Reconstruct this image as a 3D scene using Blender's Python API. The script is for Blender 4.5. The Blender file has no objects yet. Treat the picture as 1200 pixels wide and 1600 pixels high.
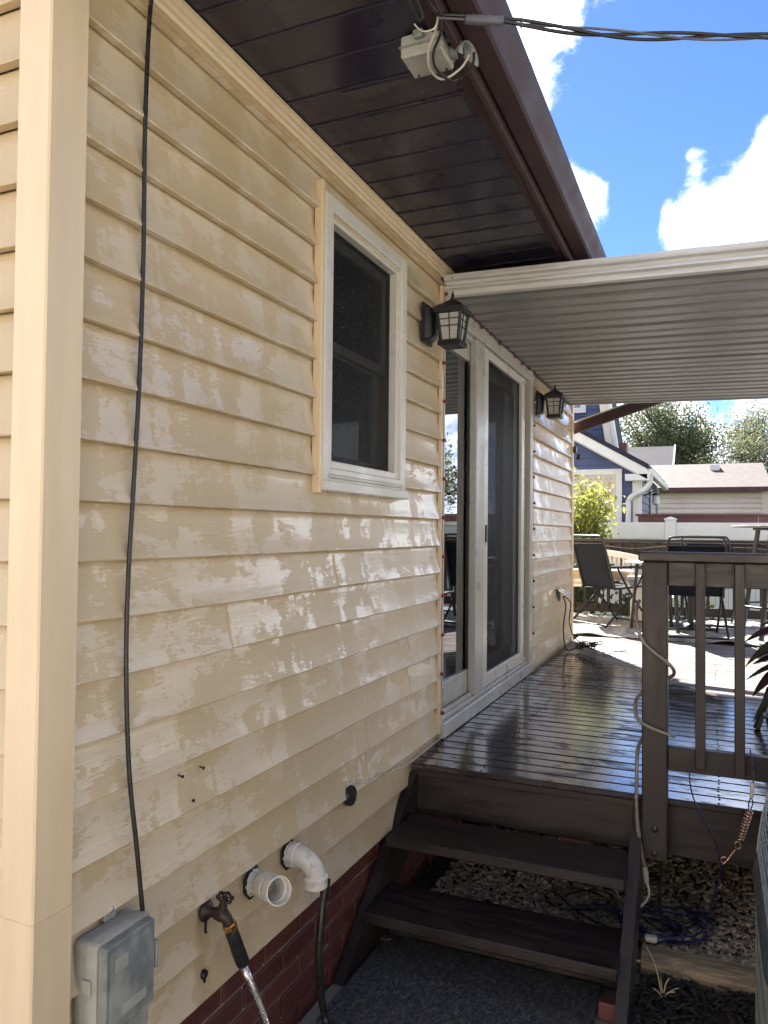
import bpy, math, random
import numpy as np
from mathutils import Matrix, Vector
random.seed(7); RNG = np.random.default_rng(7)
SC = bpy.context.scene; COL = SC.collection
R = math.radians

# ---------------------------------------------------------------- camera
cam_d = bpy.data.cameras.new('camera'); cam = bpy.data.objects.new('camera', cam_d); COL.objects.link(cam)
cr = Vector((0.91707, 0.39860, 0.00993)); cu = Vector((0.00074, -0.02661, 0.99965)); cf = Vector((-0.39873, 0.91674, 0.02470))
m = Matrix((cr, cu, -cf)).transposed().to_4x4(); m.translation = (1.21, 0, 1.56)
cam.matrix_world = m
cam_d.sensor_fit = 'HORIZONTAL'; cam_d.sensor_width = 36; cam_d.lens = 36 * 1187.65 / 1200
cam_d.clip_start = 0.02; cam_d.clip_end = 3000
SC.camera = cam

# ---------------------------------------------------------------- light and sky
SUN_EL, SUN_AZ = R(43), R(30)          # azimuth: degrees left of +Y
world = bpy.data.worlds.new('World'); SC.world = world; world.use_nodes = True
world.cycles.sampling_method = 'MANUAL'; world.cycles.sample_map_resolution = 512
WN = world.node_tree; WN.nodes.clear()
def wn(t, **k):
    n = WN.nodes.new(t)
    for a, b in k.items(): setattr(n, a, b)
    return n
def wmath(op, a, b=None, clamp=False):
    n = wn('ShaderNodeMath', operation=op, use_clamp=clamp)
    for i, v in enumerate((a, b)):
        if v is None: continue
        if isinstance(v, (int, float)): n.inputs[i].default_value = v
        else: WN.links.new(v, n.inputs[i])
    return n.outputs[0]
sky = wn('ShaderNodeTexSky', sky_type='NISHITA', sun_disc=False)
sky.sun_elevation = SUN_EL; sky.sun_rotation = -SUN_AZ
sky.air_density = 0.62; sky.dust_density = 0.05; sky.ozone_density = 9.0
tc = wn('ShaderNodeTexCoord')
nz = wn('ShaderNodeTexNoise'); nz.inputs['Scale'].default_value = 11; nz.inputs['Detail'].default_value = 8; nz.inputs['Roughness'].default_value = 0.62
nz.inputs['Distortion'].default_value = 0.25
WN.links.new(tc.outputs['Generated'], nz.inputs['Vector'])
nb = wn('ShaderNodeTexNoise'); nb.inputs['Scale'].default_value = 2.3; nb.inputs['Detail'].default_value = 3
WN.links.new(tc.outputs['Generated'], nb.inputs['Vector'])
dens = wmath('ADD', wmath('MULTIPLY', nz.outputs[0], 0.62), wmath('MULTIPLY', nb.outputs[0], 0.38))
for d, rad, w in (((.055, .914, .402), .080, .20), ((.01, .926, .370), .060, .17), ((.060, .899, .436), .050, .18), ((-.045, .926, .372), .035, .14),
                  ((-.160, .812, .560), .10, .27), ((-.143, .905, .401), .040, .36), ((-.024, .906, .424), .020, .20),
                  ((-.083, .88, .468), .14, -.30), ((.03, .855, .51), .13, -.24)):
    vm = wn('ShaderNodeVectorMath', operation='DISTANCE'); vm.inputs[1].default_value = d
    WN.links.new(tc.outputs['Generated'], vm.inputs[0])
    blob = wmath('SUBTRACT', 1.0, wmath('DIVIDE', vm.outputs['Value'], rad * 1.6), True)
    dens = wmath('ADD', dens, wmath('MULTIPLY', blob, w))
wz = wn('ShaderNodeSeparateXYZ'); WN.links.new(tc.outputs['Generated'], wz.inputs[0])   # cumulus fields close up towards the horizon
wh = wn('ShaderNodeMapRange', interpolation_type='SMOOTHSTEP'); wh.inputs[1].default_value = .36; wh.inputs[2].default_value = .08; wh.inputs[3].default_value = 0; wh.inputs[4].default_value = .10
WN.links.new(wz.outputs[2], wh.inputs[0]); dens = wmath('ADD', dens, wh.outputs[0])
mr = wn('ShaderNodeMapRange', interpolation_type='SMOOTHSTEP'); mr.inputs[1].default_value = .475; mr.inputs[2].default_value = .66
WN.links.new(dens, mr.inputs[0])
cr_ = wn('ShaderNodeMapRange'); cr_.inputs[1].default_value = .40; cr_.inputs[2].default_value = .72; cr_.inputs[3].default_value = 1.0; cr_.inputs[4].default_value = .12
ns = wn('ShaderNodeTexNoise'); ns.inputs['Scale'].default_value = 11; ns.inputs['Detail'].default_value = 5; WN.links.new(tc.outputs['Generated'], ns.inputs['Vector'])
WN.links.new(ns.outputs[0], cr_.inputs[0])
ccol = wn('ShaderNodeMix', data_type='RGBA', blend_type='MULTIPLY'); ccol.inputs[0].default_value = 1
ccol.inputs[6].default_value = (22.0, 22.0, 22.6, 1)
WN.links.new(cr_.outputs[0], ccol.inputs[7])
mix = wn('ShaderNodeMix', data_type='RGBA')
WN.links.new(mr.outputs[0], mix.inputs[0]); WN.links.new(sky.outputs[0], mix.inputs[6]); WN.links.new(ccol.outputs[2], mix.inputs[7])
bg = wn('ShaderNodeBackground'); bg.inputs[1].default_value = 0.05
WN.links.new(mix.outputs[2], bg.inputs[0])
wo = wn('ShaderNodeOutputWorld'); WN.links.new(bg.outputs[0], wo.inputs[0])

sl = bpy.data.lights.new('sun', 'SUN'); sl.energy = 5.0; sl.angle = R(0.53); sl.color = (1, .94, .84)
so = bpy.data.objects.new('sun', sl); COL.objects.link(so)
sdir = Vector((-math.sin(SUN_AZ) * math.cos(SUN_EL), math.cos(SUN_AZ) * math.cos(SUN_EL), math.sin(SUN_EL)))
so.rotation_euler = sdir.to_track_quat('Z', 'Y').to_euler(); so.location = (0, 0, 12)
vs = SC.view_settings; vs.view_transform = 'Standard'; vs.look = 'None'; vs.exposure = 2.48; vs.gamma = 1; vs.use_curve_mapping = False
SC.cycles.max_bounces = 6; SC.cycles.diffuse_bounces = 4; SC.cycles.glossy_bounces = 3; SC.cycles.transparent_max_bounces = 10
SC.cycles.caustics_reflective = False; SC.cycles.caustics_refractive = False

# ---------------------------------------------------------------- helpers
class MB:
    """collects shapes, links them as ONE mesh object"""
    def __init__(s): s.v = []; s.f = []
    def add(s, vs_, fs):
        o = len(s.v); s.v += [tuple(p) for p in vs_]; s.f += [tuple(i + o for i in q) for q in fs]; return s
    def box(s, x0, x1, y0, y1, z0, z1, b=0.0, M=None):
        if b <= 0:
            vs_ = [(x, y, z) for x in (x0, x1) for y in (y0, y1) for z in (z0, z1)]
            fs = [(0, 1, 3, 2), (4, 6, 7, 5), (0, 4, 5, 1), (2, 3, 7, 6), (0, 2, 6, 4), (1, 5, 7, 3)]
        else:
            b = min(b, .45 * abs(x1 - x0), .45 * abs(y1 - y0), .45 * abs(z1 - z0))
            vs_ = []; idx = {}
            for i, x in enumerate((x0, x1)):
                for j, y in enumerate((y0, y1)):
                    for k, z in enumerate((z0, z1)):
                        sx, sy, sz = 1 - 2 * i, 1 - 2 * j, 1 - 2 * k
                        for a, p in enumerate(((x, y + sy * b, z + sz * b), (x + sx * b, y, z + sz * b), (x + sx * b, y + sy * b, z))):
                            idx[i, j, k, a] = len(vs_); vs_.append(p)
            g = lambda i, j, k, a: idx[i, j, k, a]
            fs = []
            for i in (0, 1): fs.append((g(i, 0, 0, 0), g(i, 0, 1, 0), g(i, 1, 1, 0), g(i, 1, 0, 0)))
            for j in (0, 1): fs.append((g(0, j, 0, 1), g(0, j, 1, 1), g(1, j, 1, 1), g(1, j, 0, 1)))
            for k in (0, 1): fs.append((g(0, 0, k, 2), g(0, 1, k, 2), g(1, 1, k, 2), g(1, 0, k, 2)))
            for i in (0, 1):
                for j in (0, 1): fs.append((g(i, j, 0, 0), g(i, j, 1, 0), g(i, j, 1, 1), g(i, j, 0, 1)))
            for i in (0, 1):
                for k in (0, 1): fs.append((g(i, 0, k, 0), g(i, 1, k, 0), g(i, 1, k, 2), g(i, 0, k, 2)))
            for j in (0, 1):
                for k in (0, 1): fs.append((g(0, j, k, 1), g(1, j, k, 1), g(1, j, k, 2), g(0, j, k, 2)))
            for i in (0, 1):
                for j in (0, 1):
                    for k in (0, 1): fs.append((g(i, j, k, 0), g(i, j, k, 1), g(i, j, k, 2)))
        if M is not None: vs_ = [M @ Vector(p) for p in vs_]
        return s.add(vs_, fs)
    def bar(s, a, b, w, h, bev=0.0, up=(0, 0, 1)):
        """rectangular bar from a to b: w across, h along up"""
        a, b = Vector(a), Vector(b); d = (b - a); L = d.length; d.normalize()
        u = Vector(up); r = d.cross(u)
        if r.length < 1e-4: r = d.cross(Vector((0, 1, 0)))
        r.normalize(); u = r.cross(d)
        M = Matrix((d, r, u)).transposed().to_4x4(); M.translation = a
        return s.box(0, L, -w / 2, w / 2, -h / 2, h / 2, bev, M)
    def tube(s, pts, r, n=8, closed=False, caps=True):
        pts = [Vector(p) for p in pts]; N = len(pts)
        rs = r if isinstance(r, (list, tuple)) else [r] * N
        o = len(s.v); u = None
        for i, p in enumerate(pts):
            if closed: t = pts[(i + 1) % N] - pts[i - 1]
            else: t = pts[min(i + 1, N - 1)] - pts[max(i - 1, 0)]
            if t.length < 1e-9: t = Vector((0, 0, 1))
            t.normalize()
            if u is None:
                u = t.cross(Vector((0, 0, 1)))
                if u.length < 1e-3: u = t.cross(Vector((0, 1, 0)))
            u = u - t * u.dot(t)
            if u.length < 1e-6: u = t.orthogonal()
            u.normalize(); w = t.cross(u)
            for k in range(n):
                a = 2 * math.pi * k / n
                s.v.append(tuple(p + (u * math.cos(a) + w * math.sin(a)) * rs[i]))
        for i in range(N if closed else N - 1):
            j = (i + 1) % N
            for k in range(n):
                l = (k + 1) % n
                s.f.append((o + i * n + k, o + i * n + l, o + j * n + l, o + j * n + k))
        if caps and not closed:
            s.f.append(tuple(o + k for k in range(n))[::-1]); s.f.append(tuple(o + (N - 1) * n + k for k in range(n)))
        return s
    def lathe(s, prof, c=(0, 0, 0), axis=(0, 0, 1), n=20, cap=True):
        """prof: list of (radius, height along axis)"""
        ax = Vector(axis).normalized(); c = Vector(c); u = ax.orthogonal().normalized(); w = ax.cross(u); o = len(s.v)
        for r, h in prof:
            for k in range(n):
                a = 2 * math.pi * k / n
                s.v.append(tuple(c + ax * h + (u * math.cos(a) + w * math.sin(a)) * r))
        for i in range(len(prof) - 1):
            for k in range(n):
                l = (k + 1) % n
                s.f.append((o + i * n + k, o + i * n + l, o + (i + 1) * n + l, o + (i + 1) * n + k))
        if cap:
            s.f.append(tuple(o + k for k in range(n))[::-1]); s.f.append(tuple(o + (len(prof) - 1) * n + k for k in range(n)))
        return s
    def prism(s, poly, axis, a, b):
        """poly in the two other axes (cyclic order x->yz, y->xz, z->xy), extruded a..b along axis"""
        n = len(poly)
        def P(p, t): return {'x': (t, p[0], p[1]), 'y': (p[0], t, p[1]), 'z': (p[0], p[1], t)}[axis]
        vs_ = [P(p, a) for p in poly] + [P(p, b) for p in poly]
        fs = [tuple(range(n))[::-1], tuple(range(n, 2 * n))] + [(i, (i + 1) % n, n + (i + 1) % n, n + i) for i in range(n)]
        return s.add(vs_, fs)
    def loops(s, ls, closed=True, cap0=False, cap1=False):
        """skin a list of equal-length vertex loops"""
        o = len(s.v); n = len(ls[0])
        for l in ls: s.v += [tuple(p) for p in l]
        for i in range(len(ls) - 1):
            for k in range(n if closed else n - 1):
                j = (k + 1) % n
                s.f.append((o + i * n + k, o + i * n + j, o + (i + 1) * n + j, o + (i + 1) * n + k))
        if cap0: s.f.append(tuple(o + k for k in range(n))[::-1])
        if cap1: s.f.append(tuple(o + (len(ls) - 1) * n + k for k in range(n)))
        return s
    def build(s, name, mat, parent=None, smooth=None):
        return mkobj(name, s.v, s.f, mat, parent, smooth)

BASE = {}
def mkobj(name, v, f, mat, parent=None, smooth=None):
    me = bpy.data.meshes.new(name); off = BASE.get(parent.name, (0, 0, 0)) if parent else (0, 0, 0)
    if any(off): v = [(p[0] - off[0], p[1] - off[1], p[2] - off[2]) for p in v]
    me.from_pydata(v, [], f)
    import bmesh
    bm = bmesh.new(); bm.from_mesh(me); bmesh.ops.recalc_face_normals(bm, faces=bm.faces[:]); bm.to_mesh(me); bm.free()
    if smooth is not None:
        me.shade_smooth(); me.set_sharp_from_angle(angle=R(smooth))
    me.materials.append(MATS[mat])
    o = bpy.data.objects.new(name, me); COL.objects.link(o)
    if parent: o.parent = parent; BASE[o.name] = off
    return o
def npobj(name, V, F, mat, parent=None, smooth=False):
    """fast path for large numpy meshes, F: (n,3) or (n,4)"""
    me = bpy.data.meshes.new(name); k = F.shape[1]
    me.vertices.add(len(V)); me.vertices.foreach_set('co', V.astype(np.float32).ravel())
    me.loops.add(F.size); me.loops.foreach_set('vertex_index', F.astype(np.int32).ravel())
    me.polygons.add(len(F)); me.polygons.foreach_set('loop_start', np.arange(0, F.size, k, dtype=np.int32))
    me.update(calc_edges=True); me.validate()
    if smooth: me.shade_smooth()
    me.materials.append(MATS[mat])
    o = bpy.data.objects.new(name, me); COL.objects.link(o)
    if parent: o.parent = parent
    return o
def thing(name, label, cat, loc=(0, 0, 0), rz=0, group=None, local=False):
    o = bpy.data.objects.new(name, None); COL.objects.link(o); o.empty_display_size = .1
    o.location = loc; o.rotation_euler = (0, 0, rz); tag(o, label, cat, group)
    BASE[o.name] = (0, 0, 0) if local else tuple(loc)
    return o
def tag(o, label, cat, group=None):
    o['label'] = label; o['category'] = cat
    if group: o['group'] = group
    return o
def struct(o): o['kind'] = 'structure'; return o
def stuff(o, label, cat): o['kind'] = 'stuff'; o['label'] = label; o['category'] = cat; return o
def dup(root, loc, rz, label):
    r = root.copy(); COL.objects.link(r); r.location = loc; r.rotation_euler = (0, 0, rz); r['label'] = label
    for ch in list(root.children):
        c = ch.copy(); COL.objects.link(c); c.parent = r
        for g in ch.children:
            d = g.copy(); COL.objects.link(d); d.parent = c
    return r
def spline(pts, n=8):
    """Catmull-Rom through the points"""
    P = [Vector(p) for p in pts]; out = []
    for i in range(len(P) - 1):
        p0, p1, p2, p3 = P[max(i - 1, 0)], P[i], P[i + 1], P[min(i + 2, len(P) - 1)]
        for k in range(n):
            t = k / n
            out.append(.5 * ((2 * p1) + (p2 - p0) * t + (2 * p0 - 5 * p1 + 4 * p2 - p3) * t * t + (3 * p1 - p0 - 3 * p2 + p3) * t ** 3))
    out.append(P[-1]); return out
def rrect(cx, cy, hx, hy, r, z, n=6):
    out = []
    for (sx, sy, a0) in ((1, 1, 0), (-1, 1, 90), (-1, -1, 180), (1, -1, 270)):
        for k in range(n + 1):
            a = R(a0 + 90 * k / n)
            out.append((cx + sx * (hx - r) + r * math.cos(a), cy + sy * (hy - r) + r * math.sin(a), z))
    return out

# ---------------------------------------------------------------- materials
MATS = {}
class NT:
    def __init__(s, name):
        s.m = bpy.data.materials.new(name); s.m.use_nodes = True; s.t = s.m.node_tree; s.t.nodes.clear()
        s.out = s.n('ShaderNodeOutputMaterial'); s.b = s.n('ShaderNodeBsdfPrincipled'); s.l(s.b.outputs[0], s.out.inputs[0])
        s.geo = s.n('ShaderNodeNewGeometry'); s.pos = s.geo.outputs['Position']
        MATS[name] = s.m
    def n(s, t, **k):
        x = s.t.nodes.new(t)
        for a, b in k.items(): setattr(x, a, b)
        return x
    def l(s, a, b): s.t.links.new(a, b)
    def put(s, inp, v):
        if isinstance(v, bpy.types.NodeSocket): s.l(v, inp)
        elif isinstance(v, (tuple, list)): inp.default_value = tuple(v) + ((1,) if len(v) == 3 and inp.type == 'RGBA' else ())
        else: inp.default_value = v
    def set(s, **k):
        for a, v in k.items(): s.put(s.b.inputs[a.replace('_', ' ')], v)
        return s
    def vec(s, sc, rnd=False, src=None):
        mp = s.n('ShaderNodeMapping'); mp.inputs['Scale'].default_value = sc if isinstance(sc, (tuple, list)) else (sc,) * 3
        s.l(src or s.pos, mp.inputs[0])
        if rnd:
            oi = s.n('ShaderNodeObjectInfo'); a = s.n('ShaderNodeVectorMath', operation='SCALE'); cmb = s.n('ShaderNodeCombineXYZ')
            for i in range(3): s.l(oi.outputs['Random'], cmb.inputs[i])
            s.l(cmb.outputs[0], a.inputs[0]); a.inputs['Scale'].default_value = 57.0; s.l(a.outputs[0], mp.inputs['Location'])
        return mp.outputs[0]
    def noise(s, sc, detail=4, rough=.55, dist=0, rnd=False, src=None):
        x = s.n('ShaderNodeTexNoise'); x.inputs['Scale'].default_value = 1; x.inputs['Detail'].default_value = detail
        x.inputs['Roughness'].default_value = rough; x.inputs['Distortion'].default_value = dist
        s.l(s.vec(sc, rnd, src), x.inputs['Vector']); return x.outputs[0]
    def ramp(s, f, a, b, lo=0.0, hi=1.0, smooth=True):
        x = s.n('ShaderNodeMapRange', interpolation_type='SMOOTHSTEP' if smooth else 'LINEAR')
        for i, v in enumerate((f, a, b, lo, hi)): s.put(x.inputs[i], v)
        return x.outputs[0]
    def mix(s, f, a, b, bt='MIX'):
        x = s.n('ShaderNodeMix', data_type='RGBA', blend_type=bt); s.put(x.inputs[0], f); s.put(x.inputs[6], a); s.put(x.inputs[7], b); return x.outputs[2]
    def math(s, op, a, b=0.0, clamp=False):
        x = s.n('ShaderNodeMath', operation=op, use_clamp=clamp); s.put(x.inputs[0], a); s.put(x.inputs[1], b); return x.outputs[0]
    def bump(s, h, strength=.3, dist=.002, normal=None):
        x = s.n('ShaderNodeBump'); x.inputs['Strength'].default_value = strength; x.inputs['Distance'].default_value = dist
        s.l(h, x.inputs['Height'])
        if normal: s.l(normal, x.inputs['Normal'])
        s.l(x.outputs[0], s.b.inputs['Normal']); return x.outputs[0]
def mul(c, k): return tuple(min(1, x * k) for x in c)
def basic(name, c, rough=.5, var=.12, sc=6.0, bump=0, bsc=60, bdist=.001, metal=0, spec=.5, coat=0, c2=None, rv=.12):
    """painted / moulded surface: blotchy colour, uneven gloss, fine relief"""
    t = NT(name); f = t.noise(sc, 5, .6, rnd=True)
    t.set(Base_Color=t.mix(t.ramp(f, .3, .7), c2 or mul(c, 1 - var), mul(c, 1 + var)), Metallic=metal, Specular_IOR_Level=spec)
    g = t.noise(bsc if not isinstance(bsc, tuple) else bsc, 4, .6, rnd=True)
    t.set(Roughness=t.ramp(t.noise(tuple(x * 2.3 for x in sc) if isinstance(sc, tuple) else sc * 2.3, 4), .3, .7, max(.03, rough - rv), min(1, rough + rv)))
    if bump: t.bump(g, bump, bdist)
    if coat: t.set(Coat_Weight=coat, Coat_Roughness=.15)
    return t

# tan vinyl siding, rinsed: glossy film patches, their sheen also painted as lighter base colour
def siding_mat(name, along):
    t = NT(name); y = 1.0
    def S(a, x, z): return (x, a, z) if along == 'y' else (a, x, z)
    big = t.noise(S(1.1, 1, .8), 4, .6)
    pat = t.noise(S(5, 1, 9), 7, .64, .5, rnd=True)
    strk = t.noise(S(11, 1, 1.3), 4, .6, .3)
    fray = t.noise(S(26, 1, 130), 3, .6)
    comb = t.math('ADD', t.math('ADD', t.math('ADD', t.math('MULTIPLY', pat, .44), t.math('MULTIPLY', strk, .30)), t.math('MULTIPLY', big, .26)), t.math('MULTIPLY', fray, .15))
    th = .584 if along == 'y' else .66
    wet = t.ramp(comb, th, th + .004)
    base = t.mix(wet, (.55, .43, .272), (.64, .535, .392))  # film patches get a lighter colour that stands in for reflected sky
    dirt = t.ramp(t.noise(S(5, 1, 2), 6, .65), .3, .8, .93, 1.02)
    spots = t.ramp(t.noise(S(38, 30, 38), 2, .5), .17, .21, .72, 1.0)
    if along == 'y':                          # rusty drip stain on the boards under the spigot
        q_ = t.n('ShaderNodeSeparateXYZ'); t.l(t.pos, q_.inputs[0])
        dy = t.math('ABSOLUTE', t.math('SUBTRACT', q_.outputs[1], 1.622))
        st_ = t.math('MULTIPLY', t.ramp(t.math('ADD', dy, t.math('MULTIPLY', t.noise(S(30, 1, 9), 4), .03)), .022, .055, 1.0, 0.0), t.ramp(q_.outputs[2], .585, .555))
        base = t.mix(t.math('MULTIPLY', st_, .45), base, (.33, .21, .09))
    base = t.mix(1.0, base, dirt, 'MULTIPLY'); base = t.mix(1.0, base, spots, 'MULTIPLY')
    t.set(Base_Color=base, Roughness=.36, Specular_IOR_Level=.5, Coat_Weight=t.math('MULTIPLY', wet, .7), Coat_Roughness=.075, Coat_IOR=1.5)
    cb = t.n('ShaderNodeBump'); cb.inputs['Strength'].default_value = .5; cb.inputs['Distance'].default_value = 1.0; t.l(t.math('ADD', t.math('MULTIPLY', t.noise(S(7, 1, 60), 4, .6, .5), .0014), t.math('MULTIPLY', t.noise(S(6, 1, 9), 2), .004)), cb.inputs['Height']); t.l(cb.outputs[0], t.b.inputs['Coat Normal'])
    grain = t.noise(S(6, 1, 230), 5, .6, .8); wav = t.noise(S(4, 1, 6), 2, .5)
    h = t.math('ADD', t.math('MULTIPLY', grain, .0013), t.math('MULTIPLY', wav, .005))
    t.bump(h, .55, 1.0)
    return t
siding_mat('siding', 'y'); siding_mat('siding_front', 'x')
basic('tan_trim', (.68, .54, .37), .40, .05, (16, 16, 2.4), .08, (90, 90, 12), .0006)
basic('white_vinyl', (.60, .57, .52), .36, .025, 3)
basic('white_frame', (.44, .42, .385), .36, .025, 3)
basic('white_paint', (.70, .69, .66), .5, .05, 2)
t = NT('brown_paint')                       # brown stained timber
g = t.noise((6, 6, 6), 5, .65); gr = t.noise((70, 8, 70), 4, .6)
t.set(Base_Color=t.mix(t.ramp(g, .3, .75), (.013, .009, .0095), (.027, .019, .0195)), Roughness=t.ramp(g, .3, .7, .38, .62)); t.bump(gr, .35, .002)
t = NT('brown_wood_x')                      # stained boards with grain along x, worn to pale wood in places
g = t.noise((5, 30, 30), 6, .65); wr = t.noise((9, 45, 45), 6, .7)
b = t.mix(t.ramp(g, .3, .75), (.012, .0080, .0084), (.026, .0175, .0178)); b = t.mix(t.ramp(wr, .70, .76), b, (.15, .115, .10))
t.set(Base_Color=b, Roughness=t.ramp(g, .3, .7, .33, .6)); t.bump(t.noise((6, 90, 90), 5, .6), .25, .002)
t = NT('brown_wood_z')
g = t.noise((26, 26, 4), 6, .65); wr = t.noise((40, 40, 7), 6, .7)
b = t.mix(t.ramp(g, .3, .75), (.018, .0118, .0120), (.036, .0245, .0240)); b = t.mix(t.ramp(wr, .72, .78), b, (.11, .085, .075))
t.set(Base_Color=b, Roughness=t.ramp(g, .3, .7, .42, .66)); t.bump(t.noise((80, 80, 5), 5, .6), .45, .002)
# deck boards: rinsed and still wet by the door, weathered, dry and painted paler for sunlight past the shadow line
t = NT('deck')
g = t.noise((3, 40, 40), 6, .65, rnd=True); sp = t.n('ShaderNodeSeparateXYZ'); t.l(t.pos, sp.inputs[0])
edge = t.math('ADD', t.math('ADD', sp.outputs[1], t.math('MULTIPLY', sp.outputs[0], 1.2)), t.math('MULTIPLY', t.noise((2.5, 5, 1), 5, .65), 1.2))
wet = t.ramp(edge, 6.9, 7.5, 1.0, 0.0)  # mask slants like the sun-shadow edge; its pale side paints in sunlight
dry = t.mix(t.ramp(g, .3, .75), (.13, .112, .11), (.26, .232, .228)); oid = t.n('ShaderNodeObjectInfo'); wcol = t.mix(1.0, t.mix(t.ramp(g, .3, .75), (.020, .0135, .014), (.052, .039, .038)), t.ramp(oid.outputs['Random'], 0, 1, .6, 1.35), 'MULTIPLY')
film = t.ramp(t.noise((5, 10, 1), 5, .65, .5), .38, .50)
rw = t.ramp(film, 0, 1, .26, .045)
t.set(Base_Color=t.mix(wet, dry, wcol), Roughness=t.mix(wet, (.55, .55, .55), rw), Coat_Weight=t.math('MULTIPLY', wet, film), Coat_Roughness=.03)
cb = t.n('ShaderNodeBump'); cb.inputs['Strength'].default_value = .5; cb.inputs['Distance'].default_value = 1.0; t.l(t.math('MULTIPLY', t.noise((60, 70, 40), 3, .6), .0011), cb.inputs['Height']); t.l(cb.outputs[0], t.b.inputs['Coat Normal'])
hh = t.math('ADD', t.math('MULTIPLY', t.noise((7, 80, 80), 5, .6), .0012), t.math('MULTIPLY', t.noise((70, 95, 60), 3, .6), .0011))
t.bump(hh, .6, 1.0)
basic('soffit', (.022, .0175, .034), .27, .10, 2, spec=.5, rv=.07)
t = NT('soffit_vent')                        # perforated soffit metal
g = t.noise(5, 4); vo = t.n('ShaderNodeTexVoronoi'); vo.inputs['Scale'].default_value = 150; t.l(t.pos, vo.inputs['Vector'])
hole = t.ramp(vo.outputs['Distance'], .22, .34)
t.set(Base_Color=t.mix(hole, (.006, .005, .006), t.mix(t.ramp(t.noise((5, 5, 5), 4), .45, .6), (.024, .018, .028), (.055, .047, .052))), Roughness=t.ramp(g, .3, .7, .25, .5)); t.bump(hole, .5, .0015)
basic('gutter', (.052, .030, .033), .6, .12, 3, spec=.25, rv=.05)
basic('roof_shingle', (.06, .05, .05), .9, .4, 14, .6, 60, .004)
t = NT('brick'); g = t.noise((14, 14, 14), 5, .65, rnd=True); oi = t.n('ShaderNodeObjectInfo')
b = t.mix(oi.outputs['Random'], (.085, .024, .023), (.14, .045, .038)); b = t.mix(t.ramp(g, .5, .8), b, (.06, .03, .03))
t.set(Base_Color=b, Roughness=t.ramp(g, .3, .7, .35, .6)); t.bump(t.noise(120, 4), .5, .002)
basic('mortar', (.24, .19, .175), .85, .2, 30, .6, 140, .002)
basic('dark_room', (.045, .038, .036), .8, .15, 2)
t = NT('glass')                              # clear double glazing: looks through at normal view, mirrors at a slant
fr = t.n('ShaderNodeFresnel'); fr.inputs[0].default_value = 1.5
gl = t.n('ShaderNodeBsdfGlossy'); gl.inputs['Roughness'].default_value = .015; gl.inputs['Color'].default_value = (.95, .96, 1, 1)
tr = t.n('ShaderNodeBsdfTransparent'); tr.inputs[0].default_value = (.93, .95, .95, 1)
ms = t.n('ShaderNodeMixShader'); t.l(t.math('MULTIPLY', fr.outputs[0], 1.7, True), ms.inputs[0]); t.l(tr.outputs[0], ms.inputs[1]); t.l(gl.outputs[0], ms.inputs[2]); t.l(ms.outputs[0], t.out.inputs[0])
t = NT('lantern_glass'); t.set(Base_Color=(.62, .61, .58), Roughness=t.ramp(t.noise(160, 3), .3, .7, .25, .5), Transmission_Weight=.35); t.bump(t.noise(220, 3), .5, .002)
# fine insect mesh: woven dark threads with open holes, plus clinging drops
t = NT('screen')
drop = t.ramp(t.noise((165, 165, 165), 2, .5), .695, .72)
t.set(Base_Color=t.mix(drop, (.012, .012, .013), (.22, .22, .23)), Roughness=.6, Specular_IOR_Level=.15, Alpha=t.math('MAXIMUM', t.math('MULTIPLY', drop, .8), .52))
def cloth(name, c, c2, sc=(30, 30, 1.5)):
    t = NT(name); t.set(Base_Color=t.mix(t.ramp(t.noise(sc, 3), .35, .65), c, c2), Roughness=.85, Sheen_Weight=.2); t.bump(t.noise(300, 2), .3, .001)
cloth('curtain_mauve', (.60, .42, .43), (.78, .66, .66)); cloth('curtain_white', (.78, .76, .75), (.86, .84, .83))
basic('black_metal', (.009, .0095, .013), .42, .2, 12, .2, 150, .0006)
basic('black_plastic', (.014, .014, .016), .42, .2, 20)
basic('black_cable', (.016, .015, .016), .34, .2, 14)
basic('grey_cable', (.09, .09, .11), .4, .2, 30)
basic('white_cable', (.55, .52, .46), .45, .12, 30)
t = NT('box_grey'); f = t.noise((12, 12, 8), 6, .7)
t.set(Base_Color=t.mix(t.ramp(f, .38, .62), (.15, .165, .165), (.27, .28, .27)), Roughness=.5); t.bump(t.noise(140, 3), .15, .001)
basic('box_light', (.33, .33, .30), .55, .14, 18, .15, 120, .0008)
t = NT('pvc'); f = t.noise(26, 6, .7); t.set(Base_Color=t.mix(t.ramp(f, .50, .70), (.66, .63, .585), (.33, .29, .24)), Roughness=.32); t.bump(t.noise(60, 3), .08, .001)
basic('spigot_metal', (.045, .034, .030), .45, .35, 30, .3, 120, .001, metal=.6)
basic('brass', (.62, .36, .10), .28, .12, 40, metal=1)
basic('steel', (.62, .62, .62), .22, .1, 40, metal=1)
basic('copper_clip', (.48, .30, .22), .28, .2, 40, metal=1)
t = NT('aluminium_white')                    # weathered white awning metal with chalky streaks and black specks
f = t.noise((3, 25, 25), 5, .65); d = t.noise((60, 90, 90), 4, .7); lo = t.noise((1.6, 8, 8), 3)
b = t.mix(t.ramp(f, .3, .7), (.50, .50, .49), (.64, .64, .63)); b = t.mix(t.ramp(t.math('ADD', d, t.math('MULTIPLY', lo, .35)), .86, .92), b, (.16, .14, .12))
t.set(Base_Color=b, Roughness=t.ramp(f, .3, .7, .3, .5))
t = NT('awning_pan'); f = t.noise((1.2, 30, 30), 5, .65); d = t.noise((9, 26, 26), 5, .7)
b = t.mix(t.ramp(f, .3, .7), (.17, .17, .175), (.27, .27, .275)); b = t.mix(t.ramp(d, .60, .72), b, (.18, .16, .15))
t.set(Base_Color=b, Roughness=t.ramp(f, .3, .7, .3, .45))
basic('concrete', (.19, .175, .155), .85, .16, 5, .5, 120, .002)
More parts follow.
